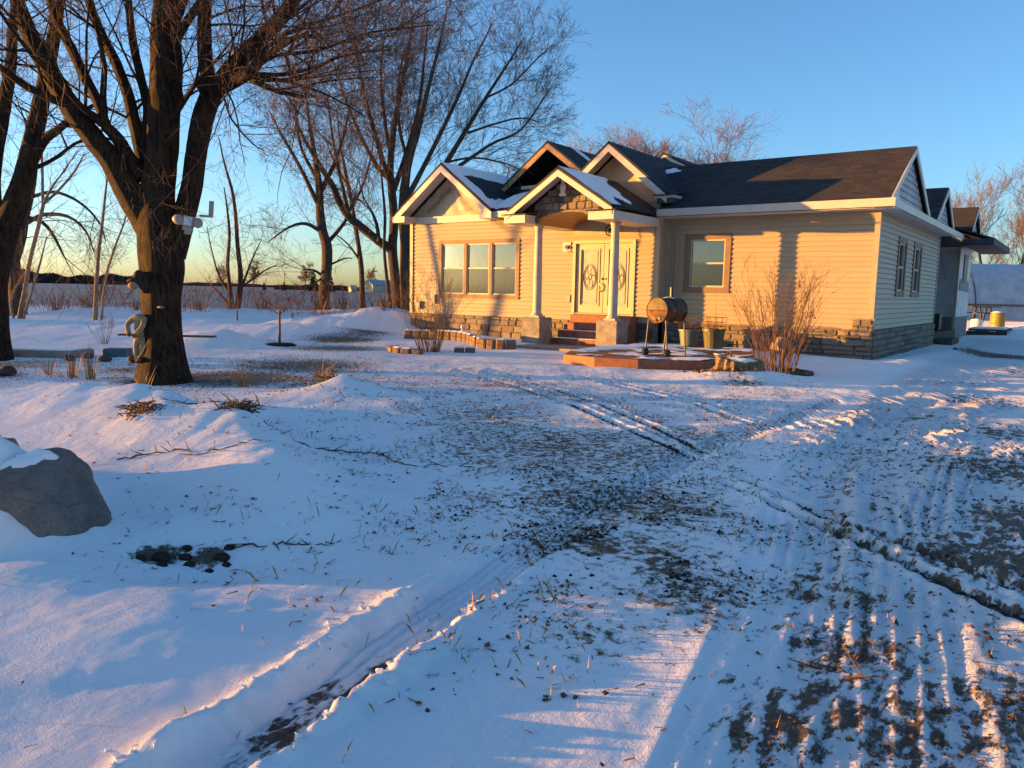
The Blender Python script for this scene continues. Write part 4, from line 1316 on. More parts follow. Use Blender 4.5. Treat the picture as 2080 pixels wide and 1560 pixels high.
MAPLE=[[(-7.31,-13.92,-0.19,0.6474),(-7.33,-13.9,0.12,0.4621),(-7.36,-13.86,0.58,0.3541),(-7.42,-13.83,1.19,0.3385),(-7.46,-13.77,1.8,0.3767),(-7.55,-13.76,2.34,0.3611),(-7.59,-13.76,2.64,0.3225),(-7.6,-13.72,3.02,0.2839),(-7.59,-13.63,3.63,0.2684),(-7.6,-13.56,4.24,0.2682),(-7.64,-13.49,4.92,0.2604),(-7.7,-13.46,5.53,0.2372),(-7.71,-13.35,6.36,0.1836),(-7.76,-13.24,7.42,0.107)],[(-7.36,-13.64,1.96,0.2081),(-7.29,-13.5,2.5,0.1927),(-7.22,-13.38,3.0,0.185),(-7.2,-13.27,3.65,0.185),(-7.18,-13.18,4.11,0.185),(-7.11,-13.06,4.54,0.1773)],[(-7.12,-13.08,4.5,0.131),(-7.11,-13.14,5.07,0.122),(-7.03,-13.17,5.56,0.1132),(-6.93,-13.14,6.26,0.0896),(-6.81,-13.09,7.09,0.0591)],[(-7.11,-13.08,4.46,0.1618),(-6.72,-12.96,4.84,0.1443),(-6.29,-12.82,5.16,0.1346),(-5.84,-12.65,5.55,0.1178),(-5.47,-12.53,6.0,0.0942),(-5.05,-12.33,6.79,0.0571)],[(-7.15,-13.22,4.56,0.1146),(-6.78,-13.1,4.63,0.0983),(-6.43,-12.99,4.71,0.0897),(-6.22,-13.01,4.71,0.0443)],[(-6.28,-13.05,4.68,0.0443),(-5.67,-12.93,4.62,0.0361),(-5.12,-12.83,4.64,0.0283),(-4.49,-12.65,4.79,0.0207),(-3.81,-12.46,4.81,0.0135)],[(-6.25,-13.03,4.69,0.0443),(-5.74,-12.88,4.88,0.0354),(-5.12,-12.66,4.94,0.0268),(-4.3,-12.27,5.16,0.0184),(-3.49,-11.91,5.21,0.0103)],[(-6.26,-13.04,4.66,0.0591),(-5.76,-12.96,4.43,0.046),(-5.29,-12.88,4.29,0.0333),(-4.96,-12.9,4.22,0.021)],[(-6.27,-13.06,4.65,0.0369),(-5.59,-12.82,4.53,0.0278),(-4.95,-12.63,4.31,0.019),(-4.31,-12.45,3.96,0.0105)],[(-6.89,-13.03,4.51,0.0229),(-6.58,-13.08,4.06,0.0176),(-6.16,-13.03,3.66,0.0124),(-5.85,-13.04,3.53,0.0073)],[(-6.22,-13.01,4.71,0.0443),(-6.26,-12.66,5.13,0.0377),(-6.14,-12.2,5.52,0.0308),(-5.81,-11.59,5.85,0.0236),(-5.33,-10.86,6.27,0.0161)],[(-7.67,-13.48,5.37,0.1529),(-7.73,-13.18,5.98,0.1321),(-7.79,-12.87,6.68,0.0948),(-7.89,-12.57,7.57,0.0562)],[(-7.7,-13.82,2.41,0.2775),(-7.89,-13.99,2.89,0.2373),(-8.07,-14.15,3.36,0.2053),(-8.27,-14.35,3.73,0.1889),(-8.43,-14.52,4.04,0.1726),(-8.59,-14.68,4.43,0.1639),(-8.75,-14.83,4.84,0.148),(-8.87,-14.97,5.25,0.1323),(-8.97,-15.07,5.66,0.1168),(-9.07,-15.17,6.2,0.087),(-9.19,-15.25,6.88,0.0504)],[(-7.86,-13.83,3.14,0.1464),(-7.99,-13.96,3.47,0.1226),(-8.08,-14.07,3.75,0.1067),(-8.18,-14.2,3.93,0.091)],[(-8.18,-14.2,3.93,0.0834),(-8.31,-14.46,4.11,0.0748),(-8.53,-14.78,4.25,0.0665),(-8.67,-15.06,4.39,0.0656),(-8.75,-15.28,4.53,0.0576),(-8.89,-15.54,4.76,0.0497),(-9.03,-15.77,5.2,0.028)],[(-8.17,-14.19,3.9,0.0834),(-8.5,-14.18,4.37,0.0844),(-8.85,-14.19,4.79,0.0932),(-9.24,-14.21,5.29,0.0865),(-9.63,-14.24,5.81,0.0796),(-9.96,-14.18,6.58,0.0645),(-10.3,-14.11,7.44,0.0408)],[(-7.97,-13.75,3.38,0.1243),(-8.23,-13.71,3.98,0.1098),(-8.47,-13.67,4.47,0.1029),(-8.77,-13.67,4.97,0.0959),(-9.12,-13.72,5.48,0.0887),(-9.45,-13.74,6.0,0.0813),(-9.76,-13.72,6.68,0.0657),(-10.06,-13.67,7.55,0.0414)],[(-7.91,-13.7,3.42,0.1088),(-8.08,-13.61,3.91,0.0941),(-8.22,-13.5,4.32,0.0871),(-8.48,-13.47,4.82,0.0799),(-8.74,-13.43,5.41,0.0726),(-8.96,-13.36,6.01,0.0651),(-9.2,-13.26,6.87,0.0411)],[(-7.49,-13.55,4.0,0.0611),(-7.12,-13.48,4.34,0.0451),(-6.83,-13.48,4.52,0.0369)],[(-7.62,-13.48,5.07,0.0917),(-7.66,-13.2,5.52,0.0777),(-7.72,-12.94,5.9,0.0711),(-7.67,-12.56,6.45,0.0562)]]
LEFTMAPLE=[[(-12.79,-14.35,-0.28,0.4395),(-12.82,-14.29,0.29,0.3248),(-12.84,-14.22,0.86,0.2675),(-12.89,-14.16,1.52,0.2484),(-12.83,-13.99,2.38,0.2484),(-12.69,-13.8,2.95,0.2197),(-12.58,-13.62,3.62,0.1815),(-12.51,-13.47,4.29,0.1624),(-12.45,-13.31,5.05,0.1433),(-12.4,-13.16,5.81,0.1242),(-12.35,-13.01,6.57,0.1051),(-12.36,-12.87,7.52,0.086),(-12.41,-12.76,8.47,0.0478)],[(-12.86,-14.02,2.28,0.1624),(-13.19,-14.01,3.14,0.1539),(-13.34,-13.88,3.92,0.1452),(-13.42,-13.69,4.72,0.1267),(-13.49,-13.49,5.62,0.1079),(-13.64,-13.34,6.53,0.0889),(-13.78,-13.14,7.74,0.0596)],[(-12.61,-13.68,3.38,0.0955),(-12.24,-13.44,4.17,0.0853),(-11.9,-13.3,4.42,0.0752),(-11.52,-13.15,4.65,0.0559),(-11.04,-12.91,4.91,0.0277)],[(-12.56,-13.59,3.67,0.0478),(-12.41,-13.25,3.85,0.0386),(-12.16,-12.79,4.27,0.0293),(-12.02,-12.47,4.36,0.0197)],[(-13.03,-14.05,2.94,0.1338),(-13.34,-14.28,3.77,0.1234),(-13.53,-14.41,4.69,0.1037),(-13.65,-14.47,5.69,0.0843),(-13.7,-14.47,6.76,0.0558)]]
DROOP=[[(-32.4,-6.31,-0.23,0.3994),(-32.52,-6.28,0.5,0.3153),(-32.62,-6.27,1.13,0.2732),(-32.71,-6.24,1.75,0.2732),(-32.84,-6.23,2.48,0.2522)],[(-32.8,-6.21,2.38,0.1892),(-33.18,-6.21,3.21,0.1688),(-33.62,-6.28,3.84,0.1694),(-34.31,-6.55,4.47,0.1488),(-35.15,-6.85,5.53,0.0854)],[(-32.79,-6.2,2.38,0.2102),(-32.61,-5.91,3.43,0.1892),(-32.56,-5.75,4.26,0.1682),(-32.47,-5.56,5.1,0.1471),(-32.4,-5.39,5.94,0.1261),(-32.41,-5.23,6.99,0.0841),(-32.46,-5.05,8.45,0.042)],[(-32.57,-5.8,3.95,0.0946),(-31.66,-5.38,4.36,0.0834),(-30.54,-4.89,4.26,0.0621),(-29.65,-4.63,3.64,0.0411),(-29.07,-4.63,2.82,0.0204)],[(-32.56,-5.75,4.26,0.0841),(-32.21,-5.27,4.08,0.074),(-31.94,-4.91,3.48,0.0638),(-31.74,-4.64,2.65,0.0321)],[(-32.47,-5.56,5.1,0.0841),(-31.57,-4.98,5.32,0.0629),(-30.58,-4.44,4.91,0.0522),(-29.74,-4.06,4.09,0.0375),(-29.31,-4.0,3.27,0.0208)],[(-32.83,-6.27,2.17,0.0841),(-34.01,-6.64,3.0,0.0636),(-35.04,-7.03,2.99,0.0321)]]
SAPW=[[(-26.86,-8.43,0.04,0.0981),(-26.79,-8.2,1.19,0.0803),(-26.72,-7.98,2.35,0.0749),(-26.59,-7.71,3.5,0.0713),(-26.51,-7.54,4.3,0.0642)],[(-26.51,-7.54,4.3,0.0624),(-26.69,-7.46,5.11,0.0536),(-26.88,-7.36,6.18,0.0412),(-27.1,-7.29,7.17,0.018)],[(-26.51,-7.54,4.3,0.0535),(-26.03,-7.18,4.84,0.0463),(-25.59,-6.84,5.46,0.0355),(-25.26,-6.59,6.12,0.0177)],[(-26.76,-8.35,0.04,0.0606),(-26.45,-8.15,1.02,0.0532),(-26.14,-7.93,2.08,0.0389),(-25.88,-7.74,3.13,0.0176)],[(-26.97,-8.51,0.03,0.0535),(-27.31,-8.47,0.82,0.0466),(-27.26,-8.16,1.54,0.036),(-27.16,-7.85,2.09,0.0181)]]
SAPC=[[(-26.69,-5.82,-0.1,0.1051),(-26.76,-5.7,1.03,0.086),(-26.82,-5.52,2.55,0.0688),(-26.81,-5.31,3.88,0.0573),(-26.81,-5.13,5.12,0.042),(-26.8,-4.96,6.17,0.0191)],[(-26.67,-5.66,0.85,0.0611),(-26.6,-5.37,1.8,0.0536),(-26.47,-5.01,2.95,0.0422),(-26.32,-4.66,3.92,0.0308),(-26.34,-4.44,4.89,0.0154)],[(-26.48,-5.68,-0.25,0.0573),(-26.39,-5.65,0.66,0.0476),(-26.23,-5.56,1.61,0.0341),(-25.95,-5.32,2.93,0.0151)]]
SAPR=[[(-27.76,0.91,-0.07,0.1376),(-27.95,0.97,1.29,0.0963),(-28.16,0.99,2.42,0.0825),(-28.21,1.16,3.79,0.0688),(-28.38,1.2,4.93,0.0504),(-28.61,1.2,6.06,0.0229)],[(-27.65,0.99,-0.07,0.1376),(-27.63,1.22,1.07,0.1377),(-27.68,1.35,1.98,0.1148),(-27.93,1.4,3.35,0.0965),(-28.19,1.49,4.95,0.0828),(-28.46,1.49,6.09,0.0691),(-28.85,1.41,7.23,0.0461),(-29.18,1.37,8.37,0.0231)],[(-27.6,1.2,1.07,0.0688),(-27.31,1.39,1.99,0.0548),(-26.99,1.59,2.89,0.0364),(-26.66,1.77,3.57,0.0181)],[(-27.59,1.26,1.41,0.0596),(-27.02,1.58,1.88,0.0457),(-26.4,1.95,2.34,0.0296),(-25.93,2.15,2.51,0.0159)],[(-27.9,0.98,1.06,0.0596),(-28.56,0.79,1.96,0.046),(-29.06,0.76,3.1,0.03),(-29.47,0.8,4.26,0.0162)],[(-27.93,0.89,0.61,0.0504),(-28.65,0.71,1.28,0.0346),(-29.24,0.58,1.73,0.0162)]]
TREEA=[[(-27.55,6.07,-0.16,0.4331),(-27.57,6.12,0.35,0.3185),(-27.62,6.24,1.36,0.2803),(-27.63,6.42,2.63,0.2675),(-27.72,6.51,3.64,0.2675),(-27.97,6.44,4.39,0.242),(-28.16,6.44,5.4,0.2166),(-28.31,6.52,6.67,0.1783),(-28.61,6.53,8.18,0.1274),(-28.95,6.5,9.69,0.0892),(-29.27,6.53,11.46,0.0382)],[(-27.99,6.42,4.34,0.107),(-28.4,5.75,4.73,0.0859),(-28.8,5.01,4.51,0.0601),(-29.31,4.09,3.73,0.0248)],[(-27.73,6.52,3.77,0.1019),(-27.53,7.21,4.56,0.0925),(-27.54,7.72,5.24,0.0777),(-27.54,8.31,6.44,0.0366)],[(-27.73,6.27,2.07,0.0764),(-27.94,5.9,2.36,0.0608),(-28.15,5.51,2.42,0.0303)],[(-28.17,6.46,5.53,0.1274),(-28.85,5.83,7.48,0.1011),(-29.46,5.19,9.03,0.0651),(-29.89,4.65,10.31,0.0248)],[(-28.26,6.5,6.29,0.1274),(-28.04,7.34,8.0,0.1028),(-28.03,8.02,9.74,0.0673),(-28.15,8.65,11.76,0.0261)],[(-28.36,6.53,6.92,0.1019),(-29.37,6.26,8.7,0.0768),(-29.93,6.35,10.77,0.0514),(-30.44,6.46,12.59,0.0258)],[(-27.61,6.44,2.63,0.0611),(-26.77,6.87,3.02,0.0406),(-26.31,6.95,3.02,0.0227)],[(-27.67,6.32,2.12,0.051),(-27.83,5.49,1.6,0.0352),(-28.02,4.72,1.58,0.0199)]]
TREEB=[[(-28.16,9.38,-0.1,0.2191),(-28.25,9.42,0.58,0.178),(-28.41,9.54,2.21,0.1479),(-28.59,9.57,3.29,0.1369),(-28.75,9.57,4.1,0.126),(-29.0,9.55,5.19,0.1232),(-29.3,9.53,6.54,0.1096),(-29.7,9.47,8.17,0.0822),(-30.07,9.45,9.79,0.0548),(-30.34,9.49,11.42,0.0274)],[(-28.65,9.51,3.15,0.0657),(-28.83,9.2,3.68,0.0491),(-29.03,8.86,4.07,0.038),(-29.35,8.43,4.45,0.0216)],[(-29.16,9.55,6.0,0.0822),(-28.91,10.2,7.4,0.066),(-28.87,10.73,9.08,0.0442),(-29.01,11.13,10.78,0.0222)],[(-29.43,9.51,7.09,0.0657),(-30.01,9.03,8.4,0.0491),(-30.4,8.69,9.7,0.0217)]]
TREEC=[[(-24.94,9.24,-0.25,0.4962),(-25.12,9.2,0.4,0.3917),(-25.34,9.19,1.43,0.3134),(-25.58,9.21,2.73,0.2873),(-25.73,9.25,3.76,0.2873),(-25.78,9.41,5.06,0.2611),(-25.96,9.47,6.35,0.2481),(-26.18,9.54,7.91,0.2089),(-26.21,9.82,9.98,0.1697),(-26.08,10.23,12.07,0.1306),(-25.95,10.64,14.15,0.0888),(-25.9,10.95,15.97,0.047)],[(-25.69,9.25,3.56,0.3134),(-26.2,8.73,4.0,0.2601),(-26.75,8.21,4.61,0.2435),(-27.3,7.68,5.23,0.2322),(-27.65,7.32,5.97,0.2055),(-27.84,7.1,6.75,0.1791),(-28.13,6.77,7.43,0.1529),(-28.48,6.42,8.2,0.1269),(-28.82,6.08,8.99,0.0808),(-29.18,5.76,10.07,0.0352)],[(-25.97,9.48,6.48,0.1828),(-25.68,10.39,9.01,0.1445),(-25.6,11.12,11.43,0.1057),(-25.77,11.67,13.87,0.0691),(-25.97,12.17,16.07,0.0321)],[(-25.99,9.5,6.74,0.1828),(-26.56,9.09,8.89,0.1428),(-27.09,8.72,11.13,0.1032),(-27.43,8.45,13.1,0.0667),(-27.61,8.29,15.05,0.0306)],[(-26.05,9.52,7.13,0.1567),(-27.08,9.23,8.19,0.1314),(-28.3,8.95,10.31,0.0952),(-29.33,8.83,12.46,0.0585),(-30.12,8.84,14.37,0.0268)],[(-26.02,8.57,3.98,0.1293),(-26.2,8.57,4.88,0.1034),(-26.45,8.48,5.52,0.0776)],[(-26.91,7.34,5.18,0.1172),(-27.68,7.36,7.48,0.0922),(-28.33,7.44,9.54,0.0618),(-28.88,7.6,11.63,0.0259)],[(-26.16,9.59,8.17,0.1306),(-26.83,9.7,10.79,0.0996),(-27.26,9.94,13.18,0.0658),(-27.39,10.42,15.59,0.0317)]]
TREED=[[(-23.9,8.76,-0.19,0.5096),(-24.06,8.74,0.44,0.4331),(-24.3,8.83,2.2,0.3822),(-24.41,8.97,3.72,0.3822),(-24.68,8.99,5.24,0.3312),(-24.76,9.17,6.75,0.2803),(-24.7,9.39,8.02,0.2293),(-24.45,9.85,9.8,0.1783),(-24.22,10.32,11.84,0.1274),(-23.99,10.8,13.87,0.0866),(-23.8,11.24,15.9,0.0408)],[(-24.43,8.99,3.97,0.2548),(-24.13,9.61,5.77,0.2299),(-23.69,10.25,7.07,0.192),(-22.95,11.24,9.14,0.1437),(-22.08,12.35,11.49,0.1029),(-21.38,13.28,13.33,0.0671),(-20.86,14.0,14.79,0.031)],[(-23.59,10.06,6.99,0.1376),(-22.62,11.26,8.07,0.1128),(-21.63,12.46,9.17,0.0877),(-20.61,13.66,10.02,0.0623),(-19.74,14.96,12.28,0.0261)],[(-24.59,9.21,6.25,0.1783),(-23.8,9.91,8.27,0.1421),(-22.9,10.76,10.78,0.1062),(-22.19,11.44,13.02,0.0705),(-21.46,12.08,14.99,0.0301)],[(-22.72,11.74,9.7,0.0774),(-21.63,12.85,10.28,0.0622),(-20.71,13.78,10.6,0.0468),(-19.95,14.52,10.4,0.0235)],[(-23.38,10.77,8.11,0.077),(-22.42,11.81,8.43,0.062),(-21.3,12.91,8.25,0.0467),(-20.57,13.69,7.92,0.0235)],[(-22.21,12.51,11.54,0.0724),(-21.02,13.26,12.28,0.0566),(-19.98,13.97,13.53,0.041),(-19.21,14.39,14.24,0.0204)],[(-24.69,9.38,7.9,0.1274),(-25.37,9.42,9.83,0.1024),(-25.78,9.68,11.91,0.0721),(-25.86,10.18,14.02,0.031)],[(-24.2,9.69,5.78,0.0768),(-23.44,10.67,6.34,0.0567),(-22.39,11.82,6.61,0.0415),(-21.54,12.83,6.98,0.0209)]]
TREEE=[[(-25.05,8.44,0.02,0.1287),(-25.21,8.49,1.17,0.1029),(-25.45,8.51,2.45,0.0875),(-25.64,8.56,3.72,0.0823),(-25.74,8.72,5.25,0.0772),(-26.02,8.78,7.04,0.0566),(-26.3,8.84,8.82,0.0257)]]

limb_tree('maple_tree', MAPLE, 'big dark many-stemmed maple in the left foreground with a lamp on its trunk', 1, BIG, t0s={0: 0.52, 1: 0.75, 2: 0.1, 12: 0.35}, slim=0.86)
limb_tree('maple_tree', LEFTMAPLE, 'dark leaning maple cut off by the left edge of the picture', 2, dict(BIG, dens=[2.4, 3.2, 4.4, 5.0]), t0s={0: 0.35})
MID = dict(dens=[2.6, 2.6, 3.2, 2.6], len=[2.6, 1.4, 0.75, 0.4], ang=(25, 60), up=0.06, wob=0.12, rmin=0.0058, thick=0.010)
SIL = dict(dens=[3.0, 3.2, 4.0, 3.4], len=[3.1, 1.7, 0.9, 0.5], ang=(18, 56), up=0.06, wob=0.13, rmin=0.0066, thick=0.0075, taper=0.5)
limb_tree('silver_maple', TREEC, 'twin-trunk tree behind the house corner with a thick limb arching left', 3, SIL, ('bark_far', 'twig'), res=0.3, sides=14, t0s={0: 0.45, 1: 0.25}, slim=0.88)
limb_tree('silver_maple', TREED, 'tallest tree right against the left end of the house, branches sweeping over the roof', 4, SIL, ('bark_far', 'twig'), res=0.3, sides=14, t0s={0: 0.4, 1: 0.15}, slim=0.85)
limb_tree('yard_tree', TREEA, 'straight-trunk bare tree left of the house with low spreading branches', 5, dict(SIL, len=[2.6, 1.5, 0.8, 0.42], dens=[2.8, 2.8, 3.2, 2.6]), ('bark_far', 'twig'), res=0.3, sides=14, t0s={0: 0.4})
limb_tree('yard_tree', TREEB, 'slim bare tree between the straight-trunk tree and the house corner', 6, dict(SIL, len=[2.2, 1.3, 0.7, 0.4]), ('bark_far', 'twig'), res=0.3, sides=12, big=0.04, t0s={0: 0.3})
limb_tree('yard_tree', TREEE, 'thin bare stem just left of the twin-trunk tree', 7, dict(SIL, len=[1.4, 0.8, 0.4], dens=[1.6, 1.6, 1.8]), ('bark_far', 'twig'), res=0.3, sides=10, big=0.03, t0s={0: 0.4})
limb_tree('drooping_tree', DROOP, 'gnarled bare tree at far left with drooping branches', 8, dict(MID, up=-0.02, dens=[3.0, 2.6, 2.8, 2.0], len=[2.0, 1.2, 0.7, 0.4]), ('bark_far', 'twig'), res=0.25, sides=14, t0s={0: 0.9})
SAPL = dict(dens=[4.0, 3.2, 3.0], len=[1.5, 0.7, 0.35], ang=(25, 55), up=0.06, wob=0.08, rmin=0.0042, thick=0.008)
limb_tree('sapling', SAPW, 'pale-barked forked sapling in front of the drooping tree', 9, SAPL, ('bark_pale', 'shrub_twig'), res=0.3, sides=8, big=0.035, t0s={0: 0.3})
limb_tree('sapling', SAPC, 'thin upright sapling standing left of the big maple trunk', 10, SAPL, ('bark_pale', 'shrub_twig'), res=0.3, sides=8, big=0.035, t0s={0: 0.3})
limb_tree('sapling', SAPR, 'two-stemmed sapling on the snow right of the big maple trunk', 12, SAPL, ('bark_far', 'twig_red'), res=0.3, sides=8, big=0.035, t0s={0: 0.15, 1: 0.15})

# generic bare trees farther off
def bare_tree(name, loc, ht, label, seed, mats=('bark_far', 'twig_far'), spread=0.35, par=None, group=None, rm=0.012, r0=None, cat='tree'):
    root = empty(name, loc, label, cat, group)
    wd = Wood(seed)
    g = wd.g
    r0 = r0 or ht * 0.018
    base = np.array(loc, float)
    n = 9
    tr = [base + np.array([0, 0, -0.2])]
    d = np.array([g.normal(0, .05), g.normal(0, .05), 1.0])
    for i in range(n - 1):
        d = d + g.normal(0, 0.05, 3); d[2] = abs(d[2]); d /= np.linalg.norm(d)
        tr.append(tr[-1] + d * ht * 0.75 / (n - 1))
    tr = np.array(tr)
    rad = r0 * (1 - 0.85 * np.linspace(0, 1, n))
    rad[0] *= 1.35
    wd.br.append((tr, rad))
    par = par or dict(dens=[3.0, 1.9, 2.2, 2.0], len=[ht * 0.36, ht * 0.19, ht * 0.10, ht * 0.055], ang=(22, 58), up=0.035, wob=0.10, rmin=rm, thick=0.010, rise=0.6, tpow=1.0)
    wd.spawn(tr, rad, 0, par, 0.25)
    wd.bake([('trunk', mats[0], r0 * 0.9, 9, 9), ('crown', mats[1], 0.0, r0 * 0.9, 3)], root)
    return root
# behind the roof ridge, and beyond the hoop house on the right: (x, y, height, seed)
for i, (x, y, h, lb) in enumerate([
    (-34.7, 44.8, 18.0, 'pale bare treetop showing between the black dormer and the tall gable'),
    (-33.9, 49.2, 20.0, 'bare treetop rising just behind the peak of the tall gable'),
    (-30.4, 46.8, 18.2, 'bare treetop over the tall gable roof, left of the small rear gable'),
    (-30.3, 51.9, 19.0, 'bare treetop directly above the small rear gable'),
    (-26.3, 49.8, 19.6, 'biggest round bare treetop above the roof ridge'),
    (-25.8, 57.7, 17.6, 'low rightmost bare treetop above the roof ridge')]):
    bare_tree('background_tree', (x, y, 0), h * 0.94, lb, 40 + i, group='trees behind the roof')
for i, (x, y, h, lb) in enumerate([
    (-10.3, 88.0, 19.5, 'bare tree behind the second side gable'), (-9.1, 91.3, 20.5, 'bare tree just right of the second side gable'),
    (-5.7, 87.6, 20.5, 'bare tree standing beyond the third side gable'), (-3.2, 93.3, 22.0, 'sunlit bare tree at the right edge beyond the hoop house'),
    (-1.3, 88.4, 20.0, 'half-hidden bare tree cut off by the right edge')]):
    h *= 0.80
    bare_tree('background_tree', (x, y, 0), h, lb, 60 + i, group='trees beyond the hoop house', rm=0.014, par=dict(dens=[2.2, 1.4, 1.7, 1.6], len=[h * 0.40, h * 0.2, h * 0.10, h * 0.055], ang=(16, 42), up=0.07, wob=0.10, rmin=0.014, thick=0.010, rise=0.6, tpow=1.0))
# a windbreak tree outside the frame whose shadow crosses the front wall
bare_tree('windbreak_tree', (-33.5, -12.9, 0), 11.0, 'windbreak tree out of frame left, casting its shadow on the front wall', 80, ('bark', 'twig'), r0=0.15)

# ------------------------------------------------------------------ shrubs and hedge
def shrub(name, loc, ht, spread, n, label, seed, mat, r0=0.009, par=None, group=None, cat='shrub', lean=(0, 0), ring=0.12, rmin=0.0032):
    root = empty(name, loc, label, cat, group)
    wd = Wood(seed)
    g = wd.g
    par = par or dict(dens=[2.6, 2.6], len=[ht * 0.30, ht * 0.15], ang=(16, 52), up=0.05, wob=0.07, rmin=rmin, thick=0.007, tpow=0.7)
    for i in range(n):
        a = g.random() * 6.283
        q = g.random() ** 0.6
        p = np.array([loc[0] + math.cos(a) * ring * q, loc[1] + math.sin(a) * ring * q, loc[2] - 0.05])
        d = np.array([math.cos(a) * spread * q + lean[0], math.sin(a) * spread * q + lean[1], 1.0])
        pts, rad = wd.child(p, d, ht * (0.6 + 0.45 * g.random()), r0 * (0.6 + 0.6 * g.random()), 8, 0.03, 0.085)
        rad[:] = np.maximum(rad, rmin)
        wd.spawn(pts, rad, 0, par, 0.3)
    wd.bake([('stems', mat, 0.0, 1.0, 4)], root)
    return root
def at(x, y, dz=0.0):
    return (x, y, gz(x, y) + dz)
sR = shrub('shrub', at(-0.62, -4.9), 2.1, 0.44, 66, 'tall bare bush beside the stump, before the right front wall', 101, 'shrub_red', 0.010, rmin=0.0030, ring=0.30)
sL = shrub('shrub', at(-8.75, -6.2), 2.0, 0.44, 56, 'fine-stemmed bare bush in a block ring before the left window', 102, 'shrub_twig', 0.011, rmin=0.0034, ring=0.24)
dl = MB()
for i, (x, y, z) in enumerate(((-0.1, -4.8, 1.25), (-0.06, -4.83, 1.2), (-0.12, -4.76, 1.18), (-0.03, -4.8, 1.15), (-0.3, -5.0, 1.75), (-0.2, -4.9, 1.62))):
    dl.add([(x, y, z), (x + 0.025, y + 0.01, z - 0.012), (x + 0.02, y + 0.015, z - 0.05), (x - 0.006, y, z - 0.035)], [(0, 1, 2, 3)])
dl.build('withered_leaf', 'dry_leaf', sR)
for i in range(24):
    t = i / 23
    x = -41.0 + 22.0 * t + random.uniform(-0.4, 0.4)
    y = -11.0 + 17.5 * t + random.uniform(-0.6, 0.6)
    shrub('red_bush', (x, y, gz(x, y) - 0.1), random.uniform(1.1, 1.7), 0.8, 24, 'reddish bare bush in the hedge row along the far snowy ditch', 120 + i, 'twig_red', 0.009, group='red bushes along the ditch', rmin=0.0058, ring=0.8)
def tuft(loc, ht, n, label, seed, mat='dry_grass', spread=0.5, wd_=0.006, group=None, name='grass_tuft', ring=0.08):
    g = random.Random(seed)
    mb = MB()
    for i in range(n):
        a = g.random() * 6.283
        q = ring * g.random()
        b = Vector((loc[0] + q * math.cos(a), loc[1] + q * math.sin(a), loc[2] - 0.02))
        d = Vector((math.cos(a) * spread * g.random(), math.sin(a) * spread * g.random(), 1)).normalized()
        h = ht * g.uniform(0.5, 1.1)
        sd = Vector((-math.sin(a), math.cos(a), 0)) * wd_
        m = b + d * h * 0.6
        t = b + d * h + Vector((math.cos(a), math.sin(a), -0.6)) * h * 0.16 * g.random()
        mb.add([b - sd, b + sd, m + sd * 0.8, m - sd * 0.8, t], [(0, 1, 2, 3), (3, 2, 4)])
    o = mb.build(name, mat, None, loc=loc)
    tag(o, label, 'grass', group)
    return o
for i in range(16):
    t = (i + 0.5) / 16
    x = -36.0 + 17.5 * t + random.uniform(-0.5, 0.5)
    y = -9.0 + 18.0 * t + random.uniform(-0.5, 0.5)
    tuft((x, y, gz(x, y)), 0.75, 60, 'orange dry grass tuft glowing at the foot of the red hedge', 160 + i, spread=0.7, wd_=0.012, group='dry grass tufts along the hedge', ring=0.35)

# ------------------------------------------------------------------ patio and things on it
poly = [(-4.75, -6.35), (-3.9, -6.5), (-3.0, -6.3), (-1.95, -5.65), (-1.70, -4.6), (-1.70, -3.2), (-2.4, -1.2), (-5.4, -1.2), (-5.45, -3.6), (-5.2, -5.4)]
PZ = 0.20
patio = empty('patio', (-3.4, -3.8, 0.0))
tag(patio, kind='structure')
patio['label'] = 'rust-red concrete patio slab dusted with snow beside the steps'
MB().prism([(x, y, -0.15) for x, y in poly], (0, 0, 0.15 + PZ)).build('slab', 'red_concrete', patio, bevel=0.015)
def flat_snow(parent, pl, z, keep, step=0.05, thick=0.02, seed=30):
    return roof_snow(parent, [(x, y, z) for x, y in pl], keep, step, thick, seed, 0.004)
inner = [(-3.45 + (x + 3.45) * 0.985, -3.7 + (y + 3.7) * 0.985) for x, y in poly]
flat_snow(patio, inner, PZ, lambda x, y, n: 0.10 + n * 1.1 - 0.25 * np.exp(-((x + 3.0) ** 2 + (y + 5.0) ** 2) / 0.18), seed=33)
# low walk slab between the pedestals
ws_ = MB().box(-8.3, -5.4, -3.4, -1.9, -0.1, 0.06).build('walk_slab', 'concrete', None)
tag(ws_, kind='structure')

# barrel grill
gx, gy = -3.05, -4.95
gr = empty('barrel_grill', (gx, gy, PZ), 'rusty steel barrel grill on four legs with a short chimney, on the patio', 'grill')
ax = Vector((0.16, 0.98, 0)).normalized()       # drum axis runs away from the lawn
sdv = Vector((-ax.y, ax.x, 0))
c0 = Vector((gx, gy, PZ + 0.98))
def ringpt(t, a, r):
    return c0 + ax * t + sdv * (r * math.cos(a)) + Vector((0, 0, r * math.sin(a)))
def half_drum(a0, a1, t0, t1, r, n=18):
    mb = MB()
    vs, fs = [], []
    for i in range(n + 1):
        a = a0 + (a1 - a0) * i / n
        vs += [ringpt(t0, a, r), ringpt(t1, a, r)]
    for i in range(n):
        fs.append((2 * i, 2 * i + 1, 2 * i + 3, 2 * i + 2))
    m = len(vs)
    vs += [ringpt(t0 - 0.008, 0, 0) if False else c0 + ax * (t0 - 0.01), c0 + ax * (t1 + 0.01)]
    for i in range(n):
        fs.append((2 * i + 2, m, 2 * i)); fs.append((2 * i + 1, m + 1, 2 * i + 3))
    return mb.add(vs, fs)
RD = 0.255
lid = half_drum(0.03, math.pi - 0.03, -0.37, 0.37, RD + 0.006)
lid = lid.build('lid', 'grill_steel', gr, smooth=False)
